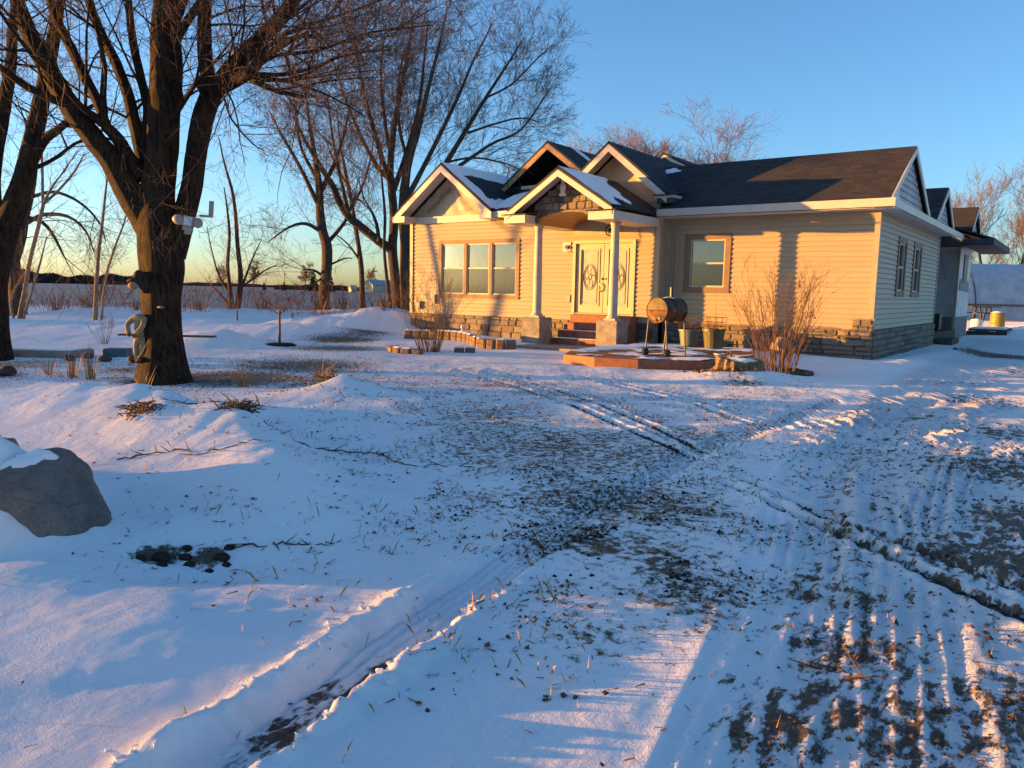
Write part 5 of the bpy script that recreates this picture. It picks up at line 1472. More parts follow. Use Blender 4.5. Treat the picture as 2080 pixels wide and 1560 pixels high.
fire = half_drum(math.pi, 2 * math.pi, -0.37, 0.37, RD)
fire = fire.build('firebox', 'rust', gr)
rm = MB()
for t in (-0.37, 0.0, 0.37):
    rm.tube([ringpt(t, 2 * math.pi * i / 28, RD + 0.010) for i in range(29)], 0.010, 5, False)
rm.tube([ringpt(-0.38, 0.0, RD + 0.01), ringpt(-0.38, math.pi, RD + 0.01)], 0.008, 5)
rm.build('rim_hoop', 'rust', gr)
MB().tube([ringpt(-0.3, math.pi - 0.15, RD), ringpt(-0.3, math.pi - 0.15, RD + 0.06), ringpt(0.3, math.pi - 0.15, RD + 0.06), ringpt(0.3, math.pi - 0.15, RD)], 0.012, 6).build('lid_handle', 'pole_steel', lid)
MB().tube([ringpt(0.22, math.pi / 2 - 0.2, RD - 0.05), ringpt(0.22, math.pi / 2 - 0.2, RD) + Vector((0, 0, 0.24))], 0.045, 12).build('chimney', 'black_metal', lid)
MB().ball(ringpt(0.12, math.pi / 2 - 0.25, RD + 0.004), (0.13, 0.13, 0.035), 12, 6, 0.1, 2).build('snow_cap', 'snow', lid, smooth=True)
vt = MB()
for q in (-0.07, 0.0, 0.07):
    vt.tube([c0 + ax * -0.385 + sdv * q + Vector((0, 0, -0.17 - 0.02 * (q == 0))), c0 + ax * -0.378 + sdv * q + Vector((0, 0, -0.17 - 0.02 * (q == 0)))], 0.032, 10)
vt.tube([c0 + ax * -0.39 + Vector((0, 0, -0.17)), c0 + ax * -0.40 + Vector((0, 0, -0.27))], 0.010, 6)
vt.build('damper', 'black_metal', fire)
feet = []
for t, sgn in ((-0.34, -1), (-0.34, 1), (0.34, -1), (0.34, 1)):
    top = c0 + ax * t + sdv * (sgn * 0.22) + Vector((0, 0, -0.20))
    bot = Vector((top.x, top.y, PZ + (0.06 if t < 0 else 0.0))) + sdv * sgn * 0.06
    MB().tube([top, bot], 0.018, 8).build('leg', 'pole_steel', gr)
    feet.append(bot)
sh_ = MB()
for a, b in ((0, 1), (2, 3), (0, 2), (1, 3)):
    p, q = feet[a].copy(), feet[b].copy()
    p.z = q.z = PZ + 0.10
    sh_.tube([p, q], 0.010, 6)
sh_.build('lower_brace', 'pole_steel', gr)
for q in (0, 1):
    wv = MB()
    c = feet[q]
    wv.tube([Vector((c.x, c.y, PZ + 0.085)) + sdv * (-0.03), Vector((c.x, c.y, PZ + 0.085)) + sdv * 0.03], 0.085, 18)
    wl_ = wv.build('wheel', 'rubber', gr)
    MB().tube([Vector((c.x, c.y, PZ + 0.085)) + sdv * -0.036, Vector((c.x, c.y, PZ + 0.085)) + sdv * 0.036], 0.03, 10).build('hub', 'pole_steel', wl_)

# pots with wire cages
def pot(x, y, label, mat, r, h, ribs, twigs):
    t = empty('planter', (x, y, PZ), label, 'planter')
    mb = MB()
    n = 36
    vs, fs = [], []
    for i, (k, z) in enumerate(((0.78, 0.0), (0.97, 0.86), (1.06, 0.87), (1.06, 1.0), (0.95, 1.0), (0.93, 0.9))):
        for j in range(n):
            a = 2 * math.pi * j / n
            rr_ = r * k * (1 + (0.018 if (ribs and j % 2 and i < 2) else 0))
            vs.append((x + rr_ * math.cos(a), y + rr_ * math.sin(a), PZ + h * z))
    for i in range(5):
        for j in range(n):
            q = (j + 1) % n
            fs.append((i * n + j, i * n + q, (i + 1) * n + q, (i + 1) * n + j))
    fs.append(tuple(range(n - 1, -1, -1)))
    mb.add(vs, fs).build('tub', mat, t)
    MB().lathe((x, y, PZ + h * 0.88), [(r * 0.92, 0), (r * 0.5, 0.02), (0.01, 0.03)], 20).build('soil', 'soil', t)
    cg = MB()
    for k, z in enumerate((0.06, 0.16, 0.28)):
        s_ = r * (0.86 + 0.05 * k)
        sq = [(-1, -0.6), (1, -0.6), (1, 0.6), (-1, 0.6), (-1, -0.6)]
        cg.tube([(x + a * s_, y + b * s_, PZ + h + z) for a, b in sq], 0.006, 5)
    for a, b in ((-1, -0.6), (-0.3, -0.6), (0.4, -0.6), (1, -0.6), (1, 0.6), (-1, 0.6), (0, 0.6)):
        cg.tube([(x + a * r * 0.84, y + b * r * 0.84, PZ + h - 0.08), (x + a * r * 0.96, y + b * r * 0.96, PZ + h + 0.28)], 0.005, 5)
    cg.build('wire_cage', 'rust', t)
    if twigs:
        g = random.Random(3)
        tw = MB()
        for i in range(16):
            a = g.random() * 6.28
            p = Vector((x + 0.1 * math.cos(a), y + 0.1 * math.sin(a), PZ + h - 0.05))
            q = p + Vector((0.12 * math.cos(a), 0.12 * math.sin(a), g.uniform(0.12, 0.35)))
            tw.tube([p, (p + q) / 2 + Vector((0.02, 0, 0)), q], [0.008, 0.007, 0.003], 5)
        tw.tube([(x, y, PZ + h - 0.1), (x + 0.02, y, PZ + h + 0.5), (x, y + 0.02, PZ + h + 1.0)], [0.006, 0.005, 0.002], 5)
        tw.build('dead_stems', 'cut_wood', t)
    return t
pot(-3.98, -1.62, 'pale teal planter pot with a wire cage, behind the grill', 'pot_teal', 0.26, 0.44, False, False)
pot(-3.20, -1.92, 'tall ribbed dark green planter pot with a cage and dead stems', 'pot_green', 0.27, 0.50, True, True)
bowl = MB().lathe((-1.98, -4.6, PZ + 0.01), [(0.05, 0.0), (0.085, 0.03), (0.115, 0.085), (0.12, 0.09), (0.108, 0.085), (0.07, 0.03), (0.01, 0.012)], 24).build('pet_bowl', 'plastic_white', None, smooth=True, loc=(-1.98, -4.6, PZ))
tag(bowl, 'small white bowl on the snowy patio near the stump', 'bowl')
stk = MB().tube([(-2.0, -3.9, PZ + 0.14), (-1.75, -4.5, PZ + 0.06), (-1.55, -5.1, PZ - 0.02)], [0.016, 0.014, 0.007], 6).tube([(-1.75, -4.5, PZ + 0.06), (-1.5, -4.6, PZ + 0.10)], [0.008, 0.003], 5).build('fallen_branch', 'cut_wood', None, loc=(-1.8, -4.4, PZ))
tag(stk, 'thin fallen branch lying over the right edge of the patio', 'branch')
def rock(name, loc, r, seed, mat, label, cat='rock', group=None, sub=3, sink=0.2, rough=0.22):
    bm = bmesh.new()
    bmesh.ops.create_icosphere(bm, subdivisions=sub, radius=1.0)
    for v in bm.verts:
        c = v.co.copy()
        n1 = float(fbm(np.array([c.x * 1.3 + c.z * 0.7 + seed * 3.1]), np.array([c.y * 1.3 - c.z * 0.9 + seed]), 1.1, seed, 4)[0])
        k = 1 + rough * 2 * n1
        # knock flat facets
        for fx_, fy_, fz_, lim in ((0.8, 0.3, 0.5, 0.82), (-0.5, -0.7, 0.5, 0.86), (0.2, 0.9, 0.3, 0.84), (0.3, -0.6, -0.1, 0.80)):
            dd = c.x * fx_ + c.y * fy_ + c.z * fz_
            nl = math.sqrt(fx_ ** 2 + fy_ ** 2 + fz_ ** 2)
            if dd / nl > lim:
                k *= lim / (dd / nl)
        v.co = Vector((c.x * r[0] * k, c.y * r[1] * k, c.z * r[2] * k))
    me = bpy.data.meshes.new(name)
    bm.to_mesh(me)
    bm.free()
    for p in me.polygons:
        p.use_smooth = True
    me.materials.append(M[mat])
    o = link_mesh(name, me, None, (loc[0], loc[1], loc[2] + r[2] * (1 - sink)))
    tag(o, label, cat, group)
    return o
rock('house_rock', (-1.9, -0.75, 0.12), (0.26, 0.2, 0.22), 4, 'stone', 'tan rounded rock against the stone skirting, right of the pots')

# stump with bark chips
sx, sy = -1.0, -6.15
sz = gz(sx, sy)
st = empty('tree_stump', (sx, sy, sz), 'broad weathered tree stump with snow on top beside the patio', 'stump')
n = 40
vs, fs = [], []
for i, (k, z) in enumerate(((1.35, -0.1), (1.12, 0.03), (1.03, 0.10), (1.0, 0.18), (0.94, 0.21))):
    for j in range(n):
        a = 2 * math.pi * j / n
        q = 0.40 * k * (1 + 0.10 * math.sin(a * 3 + 1) + 0.05 * math.sin(a * 11) + (0.07 if j % 2 else -0.05) + 0.05 * random.uniform(-1, 1))
        vs.append((sx + q * math.cos(a), sy + q * 0.85 * math.sin(a), sz + z + (0.04 * math.sin(a * 2) if i > 2 else 0)))
for i in range(4):
    for j in range(n):
        q = (j + 1) % n
        fs.append((i * n + j, i * n + q, (i + 1) * n + q, (i + 1) * n + j))
fs.append(tuple(range(4 * n, 5 * n)))
MB().add(vs, fs).build('stump_wood', 'cut_wood', st)
MB().ball((sx + 0.03, sy + 0.02, sz + 0.20), (0.33, 0.26, 0.05), 20, 6, 0.12, 5).build('snow_cap', 'snow', st, smooth=True)
ch = MB()
g = random.Random(9)
for i in range(220):
    a = g.uniform(2.4, 5.2)
    q = 0.4 + 0.6 * abs(g.gauss(0, 0.6))
    x, y = sx + q * math.cos(a), sy + q * math.sin(a) * 0.8
    z = gz(x, y) + 0.008
    u = Vector((g.uniform(-1, 1), g.uniform(-1, 1), g.uniform(-.4, .4))).normalized() * g.uniform(0.02, 0.06)
    w_ = Vector((-u.y, u.x, 0)).normalized() * g.uniform(0.008, 0.02)
    c = Vector((x, y, z + g.uniform(0, 0.02)))
    ch.add([c - u - w_, c + u - w_, c + u + w_ + Vector((0, 0, 0.01)), c - u + w_], [(0, 1, 2, 3)])
o = ch.build('bark_chips', 'dry_leaf', None, loc=(sx, sy, sz))
tag(o, 'bark chips and leaves strewn on the snow below the stump', 'chips', kind='stuff')
# timber ring around the right shrub
rg = MB()
for i in range(6):
    a0, a1 = -0.9 + i * 0.42, -0.9 + (i + 1) * 0.42 - 0.04
    p, q = (-0.62 + 0.6 * math.cos(a0), -4.9 + 0.55 * math.sin(a0)), (-0.62 + 0.6 * math.cos(a1), -4.9 + 0.55 * math.sin(a1))
    z = gz((p[0] + q[0]) / 2, (p[1] + q[1]) / 2) + 0.02
    rg.bar((p[0], p[1], z), (q[0], q[1], z), 0.12, 0.09)
o = rg.build('bed_edging', 'old_timber', None, loc=(-0.1, -4.9, 0))
tag(o, 'half-buried timber edging at the foot of the tall bush', 'edging')

# block edging: low wall along the left bed and ring round the left shrub
block_me = unit_mesh('edging_block', [(-.5, -.5, -.5), (.5, -.5, -.5), (.42, .5, -.5), (-.42, .5, -.5), (-.5, -.5, .42), (.5, -.5, .42), (.42, .5, .5), (-.42, .5, .5), (-.3, -.62, -.5), (.3, -.62, -.5), (.3, -.62, .42), (-.3, -.62, .42)],
                     [(3, 2, 1, 9, 8, 0), (4, 11, 10, 5, 6, 7), (0, 8, 11, 4), (8, 9, 10, 11), (9, 1, 5, 10), (1, 2, 6, 5), (2, 3, 7, 6), (3, 0, 4, 7)], 'block')
snowcap_me = unit_mesh('snow_cap', [(-.5, -.55, 0), (.5, -.55, 0), (.45, .5, 0), (-.45, .5, 0), (-.4, -.4, .5), (.38, -.42, .55), (.35, .4, .6), (-.38, .38, .5)],
                       [(0, 1, 5, 4), (1, 2, 6, 5), (2, 3, 7, 6), (3, 0, 4, 7), (4, 5, 6, 7)], 'snow')
def block_row(label, pts, step, two=False):
    root = empty('block_edging', (pts[0][0], pts[0][1], 0), label, 'edging')
    c = catmull([(p[0], p[1], 0.0) for p in pts], 200)
    seg = np.concatenate([[0], np.cumsum(np.linalg.norm(np.diff(c, axis=0), axis=1))])
    q = step / 2
    while q < seg[-1]:
        i = np.searchsorted(seg, q)
        x, y = c[i][0], c[i][1]
        d = c[min(i + 1, len(c) - 1)] - c[max(i - 1, 0)]
        a = math.atan2(d[1], d[0])
        z = gz(x, y)
        for lv in range(2 if two else 1):
            b = piece('edging_block', block_me, root, (x, y, z + 0.06 + lv * 0.13), (step * 0.93, 0.2, 0.13), a + random.uniform(-.08, .08))
        if random.random() < 0.75:
            piece('snow_cap', snowcap_me, root, (x, y, z + 0.122 + (0.13 if two else 0)), (step * 0.85, 0.2, 0.06), a)
        q += step
block_row('curved row of brown retaining blocks capped with snow below the left window', [(-12.2, -3.6), (-11.3, -3.25), (-10.4, -3.2), (-9.7, -3.45), (-9.1, -3.85)], 0.27, True)
block_row('short curved run of brown blocks next to the left pedestal', [(-9.05, -3.9), (-8.7, -4.1), (-8.2, -4.05), (-7.9, -3.75)], 0.26, True)
block_row('broken ring of brown blocks around the left bush', [(-9.65, -6.5), (-9.3, -6.95), (-8.8, -7.1), (-8.35, -6.95)], 0.27)
block_row('two low brown blocks right of the left bush', [(-8.25, -5.9), (-7.9, -5.6)], 0.27)
# small ornaments by the steps
cr = MB()
cr.box(-8.36, -8.28, -1.55, -1.51, 0.0, 0.62).box(-8.50, -8.14, -1.548, -1.512, 0.40, 0.48)
cr = cr.build('iron_cross', 'black_metal', None, loc=(-8.32, -1.53, 0))
tag(cr, 'dark cross standing between the left pedestal and the red steps', 'cross')
dg = empty('yard_ornament', (-10.75, -2.6, gz(-10.75, -2.6)), 'small white snow-dusted ornament in the bed below the left window', 'ornament')
z = gz(-10.75, -2.6)
MB().lathe((-10.75, -2.6, z - 0.05), [(0.10, 0), (0.11, 0.1), (0.07, 0.22), (0.05, 0.28)], 14).build('body', 'statuette', dg, smooth=True)
MB().ball((-10.75, -2.6, z + 0.30), (0.075, 0.09, 0.07), 12, 8).build('head', 'statuette', dg, smooth=True)
mb = MB().lathe((-7.29, -2.66, 4.06), [(0.10, 0), (0.11, 0.03), (0.07, 0.08), (0.065, 0.10), (0.09, 0.2), (0.085, 0.28), (0.05, 0.34), (0.06, 0.40), (0.045, 0.45), (0.01, 0.47)], 16)
o = mb.build('statuette', 'statuette', None, smooth=True, loc=(-7.29, -2.66, 4.06))
tag(o, 'white robed statuette in the stone gable over the porch', 'statuette')

# ------------------------------------------------------------------ the maple's fittings
def frame_at(px, py, pz):
    return Vector((px, py, pz))
# axes facing the viewer side of the trunk
fr = Vector((0.595, -0.804, 0)); rt = Vector((0.804, 0.595, 0)); upv = Vector((0, 0, 1))
def P3(o, a, b, c):
    """offset a right, b towards the lawn, c up"""
    return o + rt * a + fr * b + upv * c
def obox(mb, o, a0, a1, b0, b1, c0_, c1_, tilt=0.0):
    vs = []
    for a, b, c in ((a0, b0, c0_), (a1, b0, c0_), (a1, b1, c0_), (a0, b1, c0_), (a0, b0, c1_), (a1, b0, c1_), (a1, b1, c1_), (a0, b1, c1_)):
        ca, sa = math.cos(tilt), math.sin(tilt)
        vs.append(P3(o, a * ca + c * sa, b, c * ca - a * sa))
    mb.add(vs, [(3, 2, 1, 0), (4, 5, 6, 7), (0, 1, 5, 4), (1, 2, 6, 5), (2, 3, 7, 6), (3, 0, 4, 7)])
    return mb
def oell(mb, o, a, b, c, ra_, rb_, rc_, tilt=0.0, n=14):
    b0 = len(mb.v)
    mb.ball((0, 0, 0), (1, 1, 1), n, 8)
    for i in range(b0, len(mb.v)):
        q = mb.v[i]
        u, v_, w_ = q[0] * ra_ + a, q[1] * rb_ + b, q[2] * rc_ + c
        mb.v[i] = tuple(P3(o, u * math.cos(tilt) + w_ * math.sin(tilt), v_, w_ * math.cos(tilt) - u * math.sin(tilt)))
    return mb
LO = Vector((-6.50, -13.86, 2.44))
fl_ = empty('flood_light', LO, 'grey twin-wing security floodlight on the maple trunk', 'light')
TL = 0.16
MB_ = obox(MB(), LO, -0.075, 0.075, 0.0, 0.07, -0.075, 0.075, TL).build('housing', 'plastic_grey', fl_)
obox(MB(), LO, -0.058, 0.058, 0.07, 0.075, -0.06, 0.06, TL).build('lens', 'lens', fl_)
lv = MB()
for i in range(5):
    obox(lv, LO, -0.058, 0.058, 0.0755, 0.079, -0.055 + i * 0.025, -0.049 + i * 0.025, TL)
lv.build('lens_rib', 'plastic_grey', fl_)
oell(MB(), LO, -0.15, 0.03, 0.0, 0.10, 0.045, 0.075, TL).build('wing', 'plastic_grey', fl_, smooth=True)
oell(MB(), LO, 0.13, 0.03, 0.0, 0.075, 0.045, 0.075, TL).build('wing', 'plastic_grey', fl_, smooth=True)
obox(obox(MB(), LO, -0.08, 0.05, 0.0, 0.05, -0.135, -0.08, TL), LO, -0.045, 0.04, 0.0, 0.045, -0.19, -0.135, TL).build('motion_sensor', 'plastic_grey', fl_)
BO = Vector((-6.42, -13.62, 2.52))
bk = empty('trunk_bracket', BO, 'grey right-angle bracket on the right side of the maple trunk', 'bracket')
obox(MB(), BO, 0.02, 0.075, -0.02, 0.03, 0.0, 0.24, 0.08).build('arm', 'plastic_grey', bk)
obox(MB(), BO, -0.12, 0.02, -0.015, 0.02, -0.005, 0.03, 0.08).build('foot', 'plastic_grey', bk)
# headless stuffed figure hugging the trunk: one continuous body grown from a skeleton
FO = Vector((-7.46, -14.16, 0.34))
fg = empty('stuffed_figure', FO, 'headless stuffed figure in cream jacket and trousers fixed to the maple trunk', 'figure')
def skin(name, pts, edges, rads, mat, parent, root_i=0, sub=2):
    me = bpy.data.meshes.new(name)
    og = ORG[parent.name]
    me.from_pydata([tuple(Vector(p) - og) for p in pts], edges, [])
    me.materials.append(M[mat])
    o = link_mesh(name, me, parent)
    md = o.modifiers.new('skin', 'SKIN')
    for i, r in enumerate(rads):
        sv = me.skin_vertices[0].data[i]
        sv.radius = (r, r)
        sv.use_root = (i == root_i)
    s2 = o.modifiers.new('sub', 'SUBSURF')
    s2.levels = sub
    s2.render_levels = sub
    md.use_smooth_shade = True
    return o
pp = [P3(FO, 0.0, 0.0, 0.34), P3(FO, 0.0, 0.03, 0.50), P3(FO, 0.02, 0.02, 0.66), P3(FO, 0.03, 0.0, 0.72),
      P3(FO, -0.08, 0.03, 0.66), P3(FO, -0.17, 0.06, 0.55), P3(FO, -0.13, 0.11, 0.44), P3(FO, -0.09, 0.14, 0.42),
      P3(FO, 0.10, 0.06, 0.64), P3(FO, 0.09, 0.12, 0.52), P3(FO, 0.01, 0.15, 0.43), P3(FO, -0.02, 0.16, 0.40),
      P3(FO, -0.05, 0.02, 0.30), P3(FO, -0.06, 0.03, 0.18), P3(FO, -0.06, 0.02, 0.07),
      P3(FO, 0.06, 0.02, 0.30), P3(FO, 0.05, 0.03, 0.18), P3(FO, 0.04, 0.02, 0.07)]
ee = [(0, 1), (1, 2), (2, 3), (2, 4), (4, 5), (5, 6), (6, 7), (2, 8), (8, 9), (9, 10), (10, 11), (0, 12), (12, 13), (13, 14), (0, 15), (15, 16), (16, 17)]
rr = [0.070, 0.080, 0.070, 0.035, 0.05, 0.043, 0.04, 0.026, 0.05, 0.043, 0.04, 0.026, 0.054, 0.046, 0.044, 0.054, 0.046, 0.044]
skin('body', pp, ee, rr, 'cloth_cream', fg)
oell(oell(MB(), FO, -0.10, 0.16, 0.41, 0.035, 0.03, 0.03), FO, -0.01, 0.17, 0.39, 0.035, 0.03, 0.032).build('mitten', 'cloth_brown', fg, smooth=True)
oell(MB(), FO, -0.11, 0.07, 0.03, 0.055, 0.09, 0.045).build('shoe', 'cloth_brown', fg, smooth=True)
oell(MB(), FO, 0.0, 0.09, 0.03, 0.055, 0.09, 0.045).build('shoe', 'cloth_brown', fg, smooth=True)
obox(MB(), FO, -0.10, 0.30, -0.12, 0.10, -0.03, -0.012).build('ledge', 'old_timber', fg)
mb = MB()
mb.tube([P3(FO, 0.02, 0.22, 0.0), P3(FO, 0.13, 0.2, 0.18), P3(FO, 0.24, 0.2, 0.36)], 0.007, 5)
mb.build('stick', 'dry_grass', fg)
HO = Vector((-7.42, -14.20, 1.50))
hd = empty('hooded_ornament', HO, 'dark hooded ornament with a cream face on the left side of the maple trunk', 'ornament')
oell(oell(MB(), HO, 0.03, 0.0, 0.10, 0.085, 0.09, 0.13), HO, 0.09, -0.05, 0.04, 0.09, 0.09, 0.17).build('hood', 'cloth_dark', hd, smooth=True)
oell(MB(), HO, -0.04, 0.03, -0.01, 0.085, 0.07, 0.055).build('face', 'cloth_cream', hd, smooth=True)
MB().tube([P3(HO, -0.13, 0.05, 0.055), P3(HO, -0.05, 0.07, 0.08), P3(HO, 0.04, 0.07, 0.09)], [0.012, 0.03, 0.03], 8).build('brim', 'cloth_dark', hd, smooth=True)
rock('bracket_fungus', (-6.98, -14.08, 1.16), (0.07, 0.05, 0.02), 3, 'cut_wood', 'pale shelf fungus on the right side of the maple trunk', 'fungus', sub=2)

# ------------------------------------------------------------------ boulders and clumps in the foreground drift
bo = rock('boulder', (-0.80, -18.30, -0.29), (0.41, 0.38, 0.41), 2, 'granite', 'large grey granite boulder half buried in the left foreground drift', 'boulder', sub=5, sink=0.10, rough=0.20)
def snow_on(o, keep, thick=0.025, name='snow_cap'):
    me0 = o.data
    bm = bmesh.new()
    bm.from_mesh(me0)
    bm.normal_update()
    kill = [f for f in bm.faces if not keep(f.calc_center_median(), f.normal)]
    bmesh.ops.delete(bm, geom=kill, context='FACES')
    for v in bm.verts:
        edge = any(e.is_boundary for e in v.link_edges)
        v.co += v.normal * (-0.01 if edge else thick)
    me2 = bpy.data.meshes.new(name)
    bm.to_mesh(me2)
    bm.free()
    for p in me2.polygons:
        p.use_smooth = True
    me2.materials.clear()
    me2.materials.append(M['snow'])
    return link_mesh(name, me2, o)
def cap_keep(c, n):
    q = float(fbm(np.array([c.x * 2 + 3]), np.array([c.y * 2]), 0.35, 77, 3)[0])
    a = c.x * rt.x + c.y * rt.y
    b = c.x * fr.x + c.y * fr.y
    return (c.z > 0.22 and n.z > 0.50 and b > 0.04 and b < 0.22 and a < 0.16 and q > -0.06)
snow_on(bo, cap_keep)
rock('boulder', (-2.15, -18.15, -0.06), (0.34, 0.3, 0.26), 5, 'granite', 'dark boulder tip behind the large boulder at the left edge', 'boulder', sub=4, sink=0.2)
for i, (x, y, r) in enumerate(((0.02, -18.02, 0.09), (0.10, -17.92, 0.06), (0.2, -17.95, 0.05), (0.02, -17.86, 0.05), (0.28, -17.80, 0.07), (0.13, -18.08, 0.05), (0.24, -17.72, 0.05), (0.34, -17.92, 0.04), (-0.02, -18.12, 0.05), (0.36, -17.82, 0.045))):
    rock('bank_stone', (x, y, gz(x, y) - 0.01), (r * 0.8, r * 0.6, r * 0.35), 20 + i, 'soil', 'dark loose stone in the hollow beside the large boulder', 'stone', group='loose stones by the boulder', sub=2)
def brush(loc, label, seed, n=60, ln=0.3, mat='dry_leaf', name='brush_clump'):
    g = random.Random(seed)
    mb = MB()
    for i in range(n):
        a, e = g.uniform(0, 6.28), g.uniform(-0.1, 1.0)
        p = Vector(loc) + Vector((g.gauss(0, 0.07), g.gauss(0, 0.07), g.uniform(-0.06, 0.03)))
        d = Vector((math.cos(a) * math.cos(e), math.sin(a) * math.cos(e), math.sin(e) * 0.7))
        L = ln * g.uniform(0.3, 1)
        mb.tube([p, p + d * L * 0.5 + Vector((0, 0, 0.02)), p + d * L], [0.007, 0.006, 0.003], 4, False)
    o = mb.build(name, mat, None, loc=loc)
    return tag(o, label, 'brush')
brush((-2.78, -16.62, gz(-2.78, -16.62)), 'brown brush clump poking through the drift, left of the pair', 31, 90, 0.22)
brush((-2.02, -16.12, gz(-2.02, -16.12)), 'brown brush clump on the drift crest, right of the pair', 32, 90, 0.22)
brush((-4.42, -12.98, gz(-4.42, -12.98)), 'brown root clump with a cap of snow by the lawn edge', 33, 80, 0.25)
def twig_line(pts, label, seed):
    mb = MB()
    g = random.Random(seed)
    c = catmull([(x, y, gz(x, y) + 0.015) for x, y in pts], 24)
    q = [(p[0] + g.uniform(-.02, .02), p[1] + g.uniform(-.02, .02), gz(p[0], p[1]) - 0.008 + 0.028 * g.random()) for p in c]
    mb.tube(q, [0.0062 - 0.003 * i / len(q) for i in range(len(q))], 5)
    for i in range(2, len(q) - 2, 2):
        d = Vector((g.uniform(-1, 1), g.uniform(-1, 1), g.uniform(0.0, 0.5))) * 0.12
        mb.tube([q[i], Vector(q[i]) + d], [0.005, 0.002], 4)
    o = mb.build('fallen_twig', 'twig', None, loc=q[0])
    tag(o, label, 'twig')
twig_line([(-3.3, -16.6), (-2.9, -16.3), (-2.5, -16.2), (-2.0, -16.1), (-1.6, -15.8)], 'long dark vine running over the crest between the two brush clumps', 41)
twig_line([(-1.9, -17.3), (-1.6, -17.0), (-1.3, -16.95), (-1.0, -16.6)], 'dark vine half sunk in the sunlit drift behind the large boulder', 42)
twig_line([(-1.5, -15.9), (-0.9, -15.5), (-0.4, -15.6), (0.1, -15.2)], 'dark vine trailing from the right brush clump towards the lawn', 43)
twig_line([(0.25, -17.7), (0.5, -17.5), (0.75, -17.3)], 'dark twig beyond the hollow beside the large boulder', 44)
twig_line([(1.62, -16.55), (1.74, -16.62), (1.86, -16.8)], 'crooked dead stick lying across the wheel track', 45)
twig_line([(3.35, -17.1), (3.5, -17.06), (3.62, -17.05)], 'short straight stick on the icy drive', 46)

# ------------------------------------------------------------------ small yard things, left
def post(x, y, h, label, r=0.03, mat='old_timber'):
    z = gz(x, y)
    o = MB().tube([(x, y, z - 0.1), (x + 0.01, y, z + h)], [r, r * 0.9], 8).build('stake', mat, None, loc=(x, y, z))
    tag(o, label, 'stake')
post(-22.3, -2.5, 0.45, 'short dark stake in the snow below the two-stemmed sapling')
post(-19.7, -1.9, 0.45, 'short dark stake left of the small brown bush')
post(-26.1, -9.2, 0.7, 'dark stake in the snow at the far left', 0.04)
x, y = -12.3, -8.0
z = gz(x, y)
yt = empty('young_tree', (x, y, z), 'knee-high staked young tree with a dark base on the snow', 'tree')
MB().tube([(x, y, z - 0.1), (x + 0.01, y, z + 0.45), (x + 0.02, y, z + 0.95)], [0.035, 0.03, 0.025], 8).build('trunk', 'black_metal', yt)
wd = Wood(77)
for a in range(9):
    p, r = wd.child(np.array([x + 0.02, y, z + 0.72 + 0.025 * a]), np.array([math.cos(a * 2.4), math.sin(a * 2.4), 0.55]), 0.5, 0.012, 6, 0.02, 0.1)
    wd.spawn(p, r, 0, dict(dens=[5, 4], len=[0.25, 0.12], ang=(25, 50), up=0.05, wob=0.1, rmin=0.004), 0.2)
wd.bake([('crown', 'twig_red', 0, 1, 4)], yt)
MB().lathe((x, y, z - 0.03), [(0.45, 0.0), (0.35, 0.06), (0.05, 0.07)], 16).build('mulch_ring', 'soil', yt)
shrub('small_bush', at(-19.6, -0.6), 0.85, 0.5, 24, 'small brown bush on the drift left of the house', 201, 'twig_red', 0.008, rmin=0.005, ring=0.25)
shrub('small_bush', at(-15.2, -11.0), 0.8, 0.45, 12, 'tiny bare bush standing beside the stock tank', 202, 'twig', 0.007, rmin=0.0035, ring=0.05)
tk = empty('stock_tank', (-13.9, -12.9, gz(-13.9, -12.9)), 'long low galvanized stock tank in the snow left of the big maple', 'tank')
z = gz(-13.9, -12.9)
a_ = Vector((0.80, 0.60, 0))
mb = MB()
mb.bar(Vector((-14.3, -14.2, z + 0.05)), Vector((-12.3, -12.8, z + 0.05)), 0.8, 0.22)
mb.build('tank_body', 'concrete', tk, bevel=0.05)
mb = MB()
mb.bar(Vector((-14.25, -14.16, z + 0.16)), Vector((-12.35, -12.84, z + 0.16)), 0.72, 0.05)
mb.build('snow_fill', 'snow', tk, bevel=0.02)
tb = MB().bar((-12.1, -12.45, gz(-12.1, -12.3) + 0.08), (-11.7, -12.15, gz(-12.1, -12.3) + 0.08), 0.35, 0.2).build('tub', 'tarp_teal', None, loc=(-11.9, -12.3, 0), bevel=0.03)
tag(tb, 'dark teal plastic tub on the snow just left of the big maple', 'tub')
pk = MB().bar((-13.2, -11.6, gz(-12.5, -11) + 0.36), (-11.4, -10.4, gz(-12.5, -11) + 0.36), 0.22, 0.04).build('plank', 'old_timber', None, loc=(-12.4, -11, 0))
tag(pk, 'dark weathered plank lying behind the teal tub', 'plank')
for i, (x, y, r, lb) in enumerate(((-9.7, -15.2, 0.15, 'dark red rock left of the dry stalks near the maple'), (-10.3, -15.8, 0.17, 'flat dark rock at the left edge below the leaning maple'), (-12.8, -14.4, 0.1, 'small red-brown rock beside the tank'), (-11.6, -13.4, 0.11, 'red-brown rock in the row before the teal tub, left one'), (-11.0, -13.0, 0.12, 'red-brown rock in the row before the teal tub, middle one'), (-10.5, -12.7, 0.10, 'red-brown rock in the row before the teal tub, right one'), (-11.9, -12.9, 0.09, 'small red rock on top of the snow by the tub'))):
    rock('garden_rock', (x, y, gz(x, y)), (r * 1.3, r, r * 0.6), 50 + i, 'rock_red', lb, 'rock', sub=2)
tuft(at(-8.9, -14.55), 0.55, 26, 'tall orange dry stalks left of the maple trunk, near clump', 301, spread=0.25, wd_=0.007)
tuft(at(-8.4, -14.5), 0.6, 30, 'tall orange dry stalks left of the maple trunk, clump nearest the trunk', 302, spread=0.25, wd_=0.007)
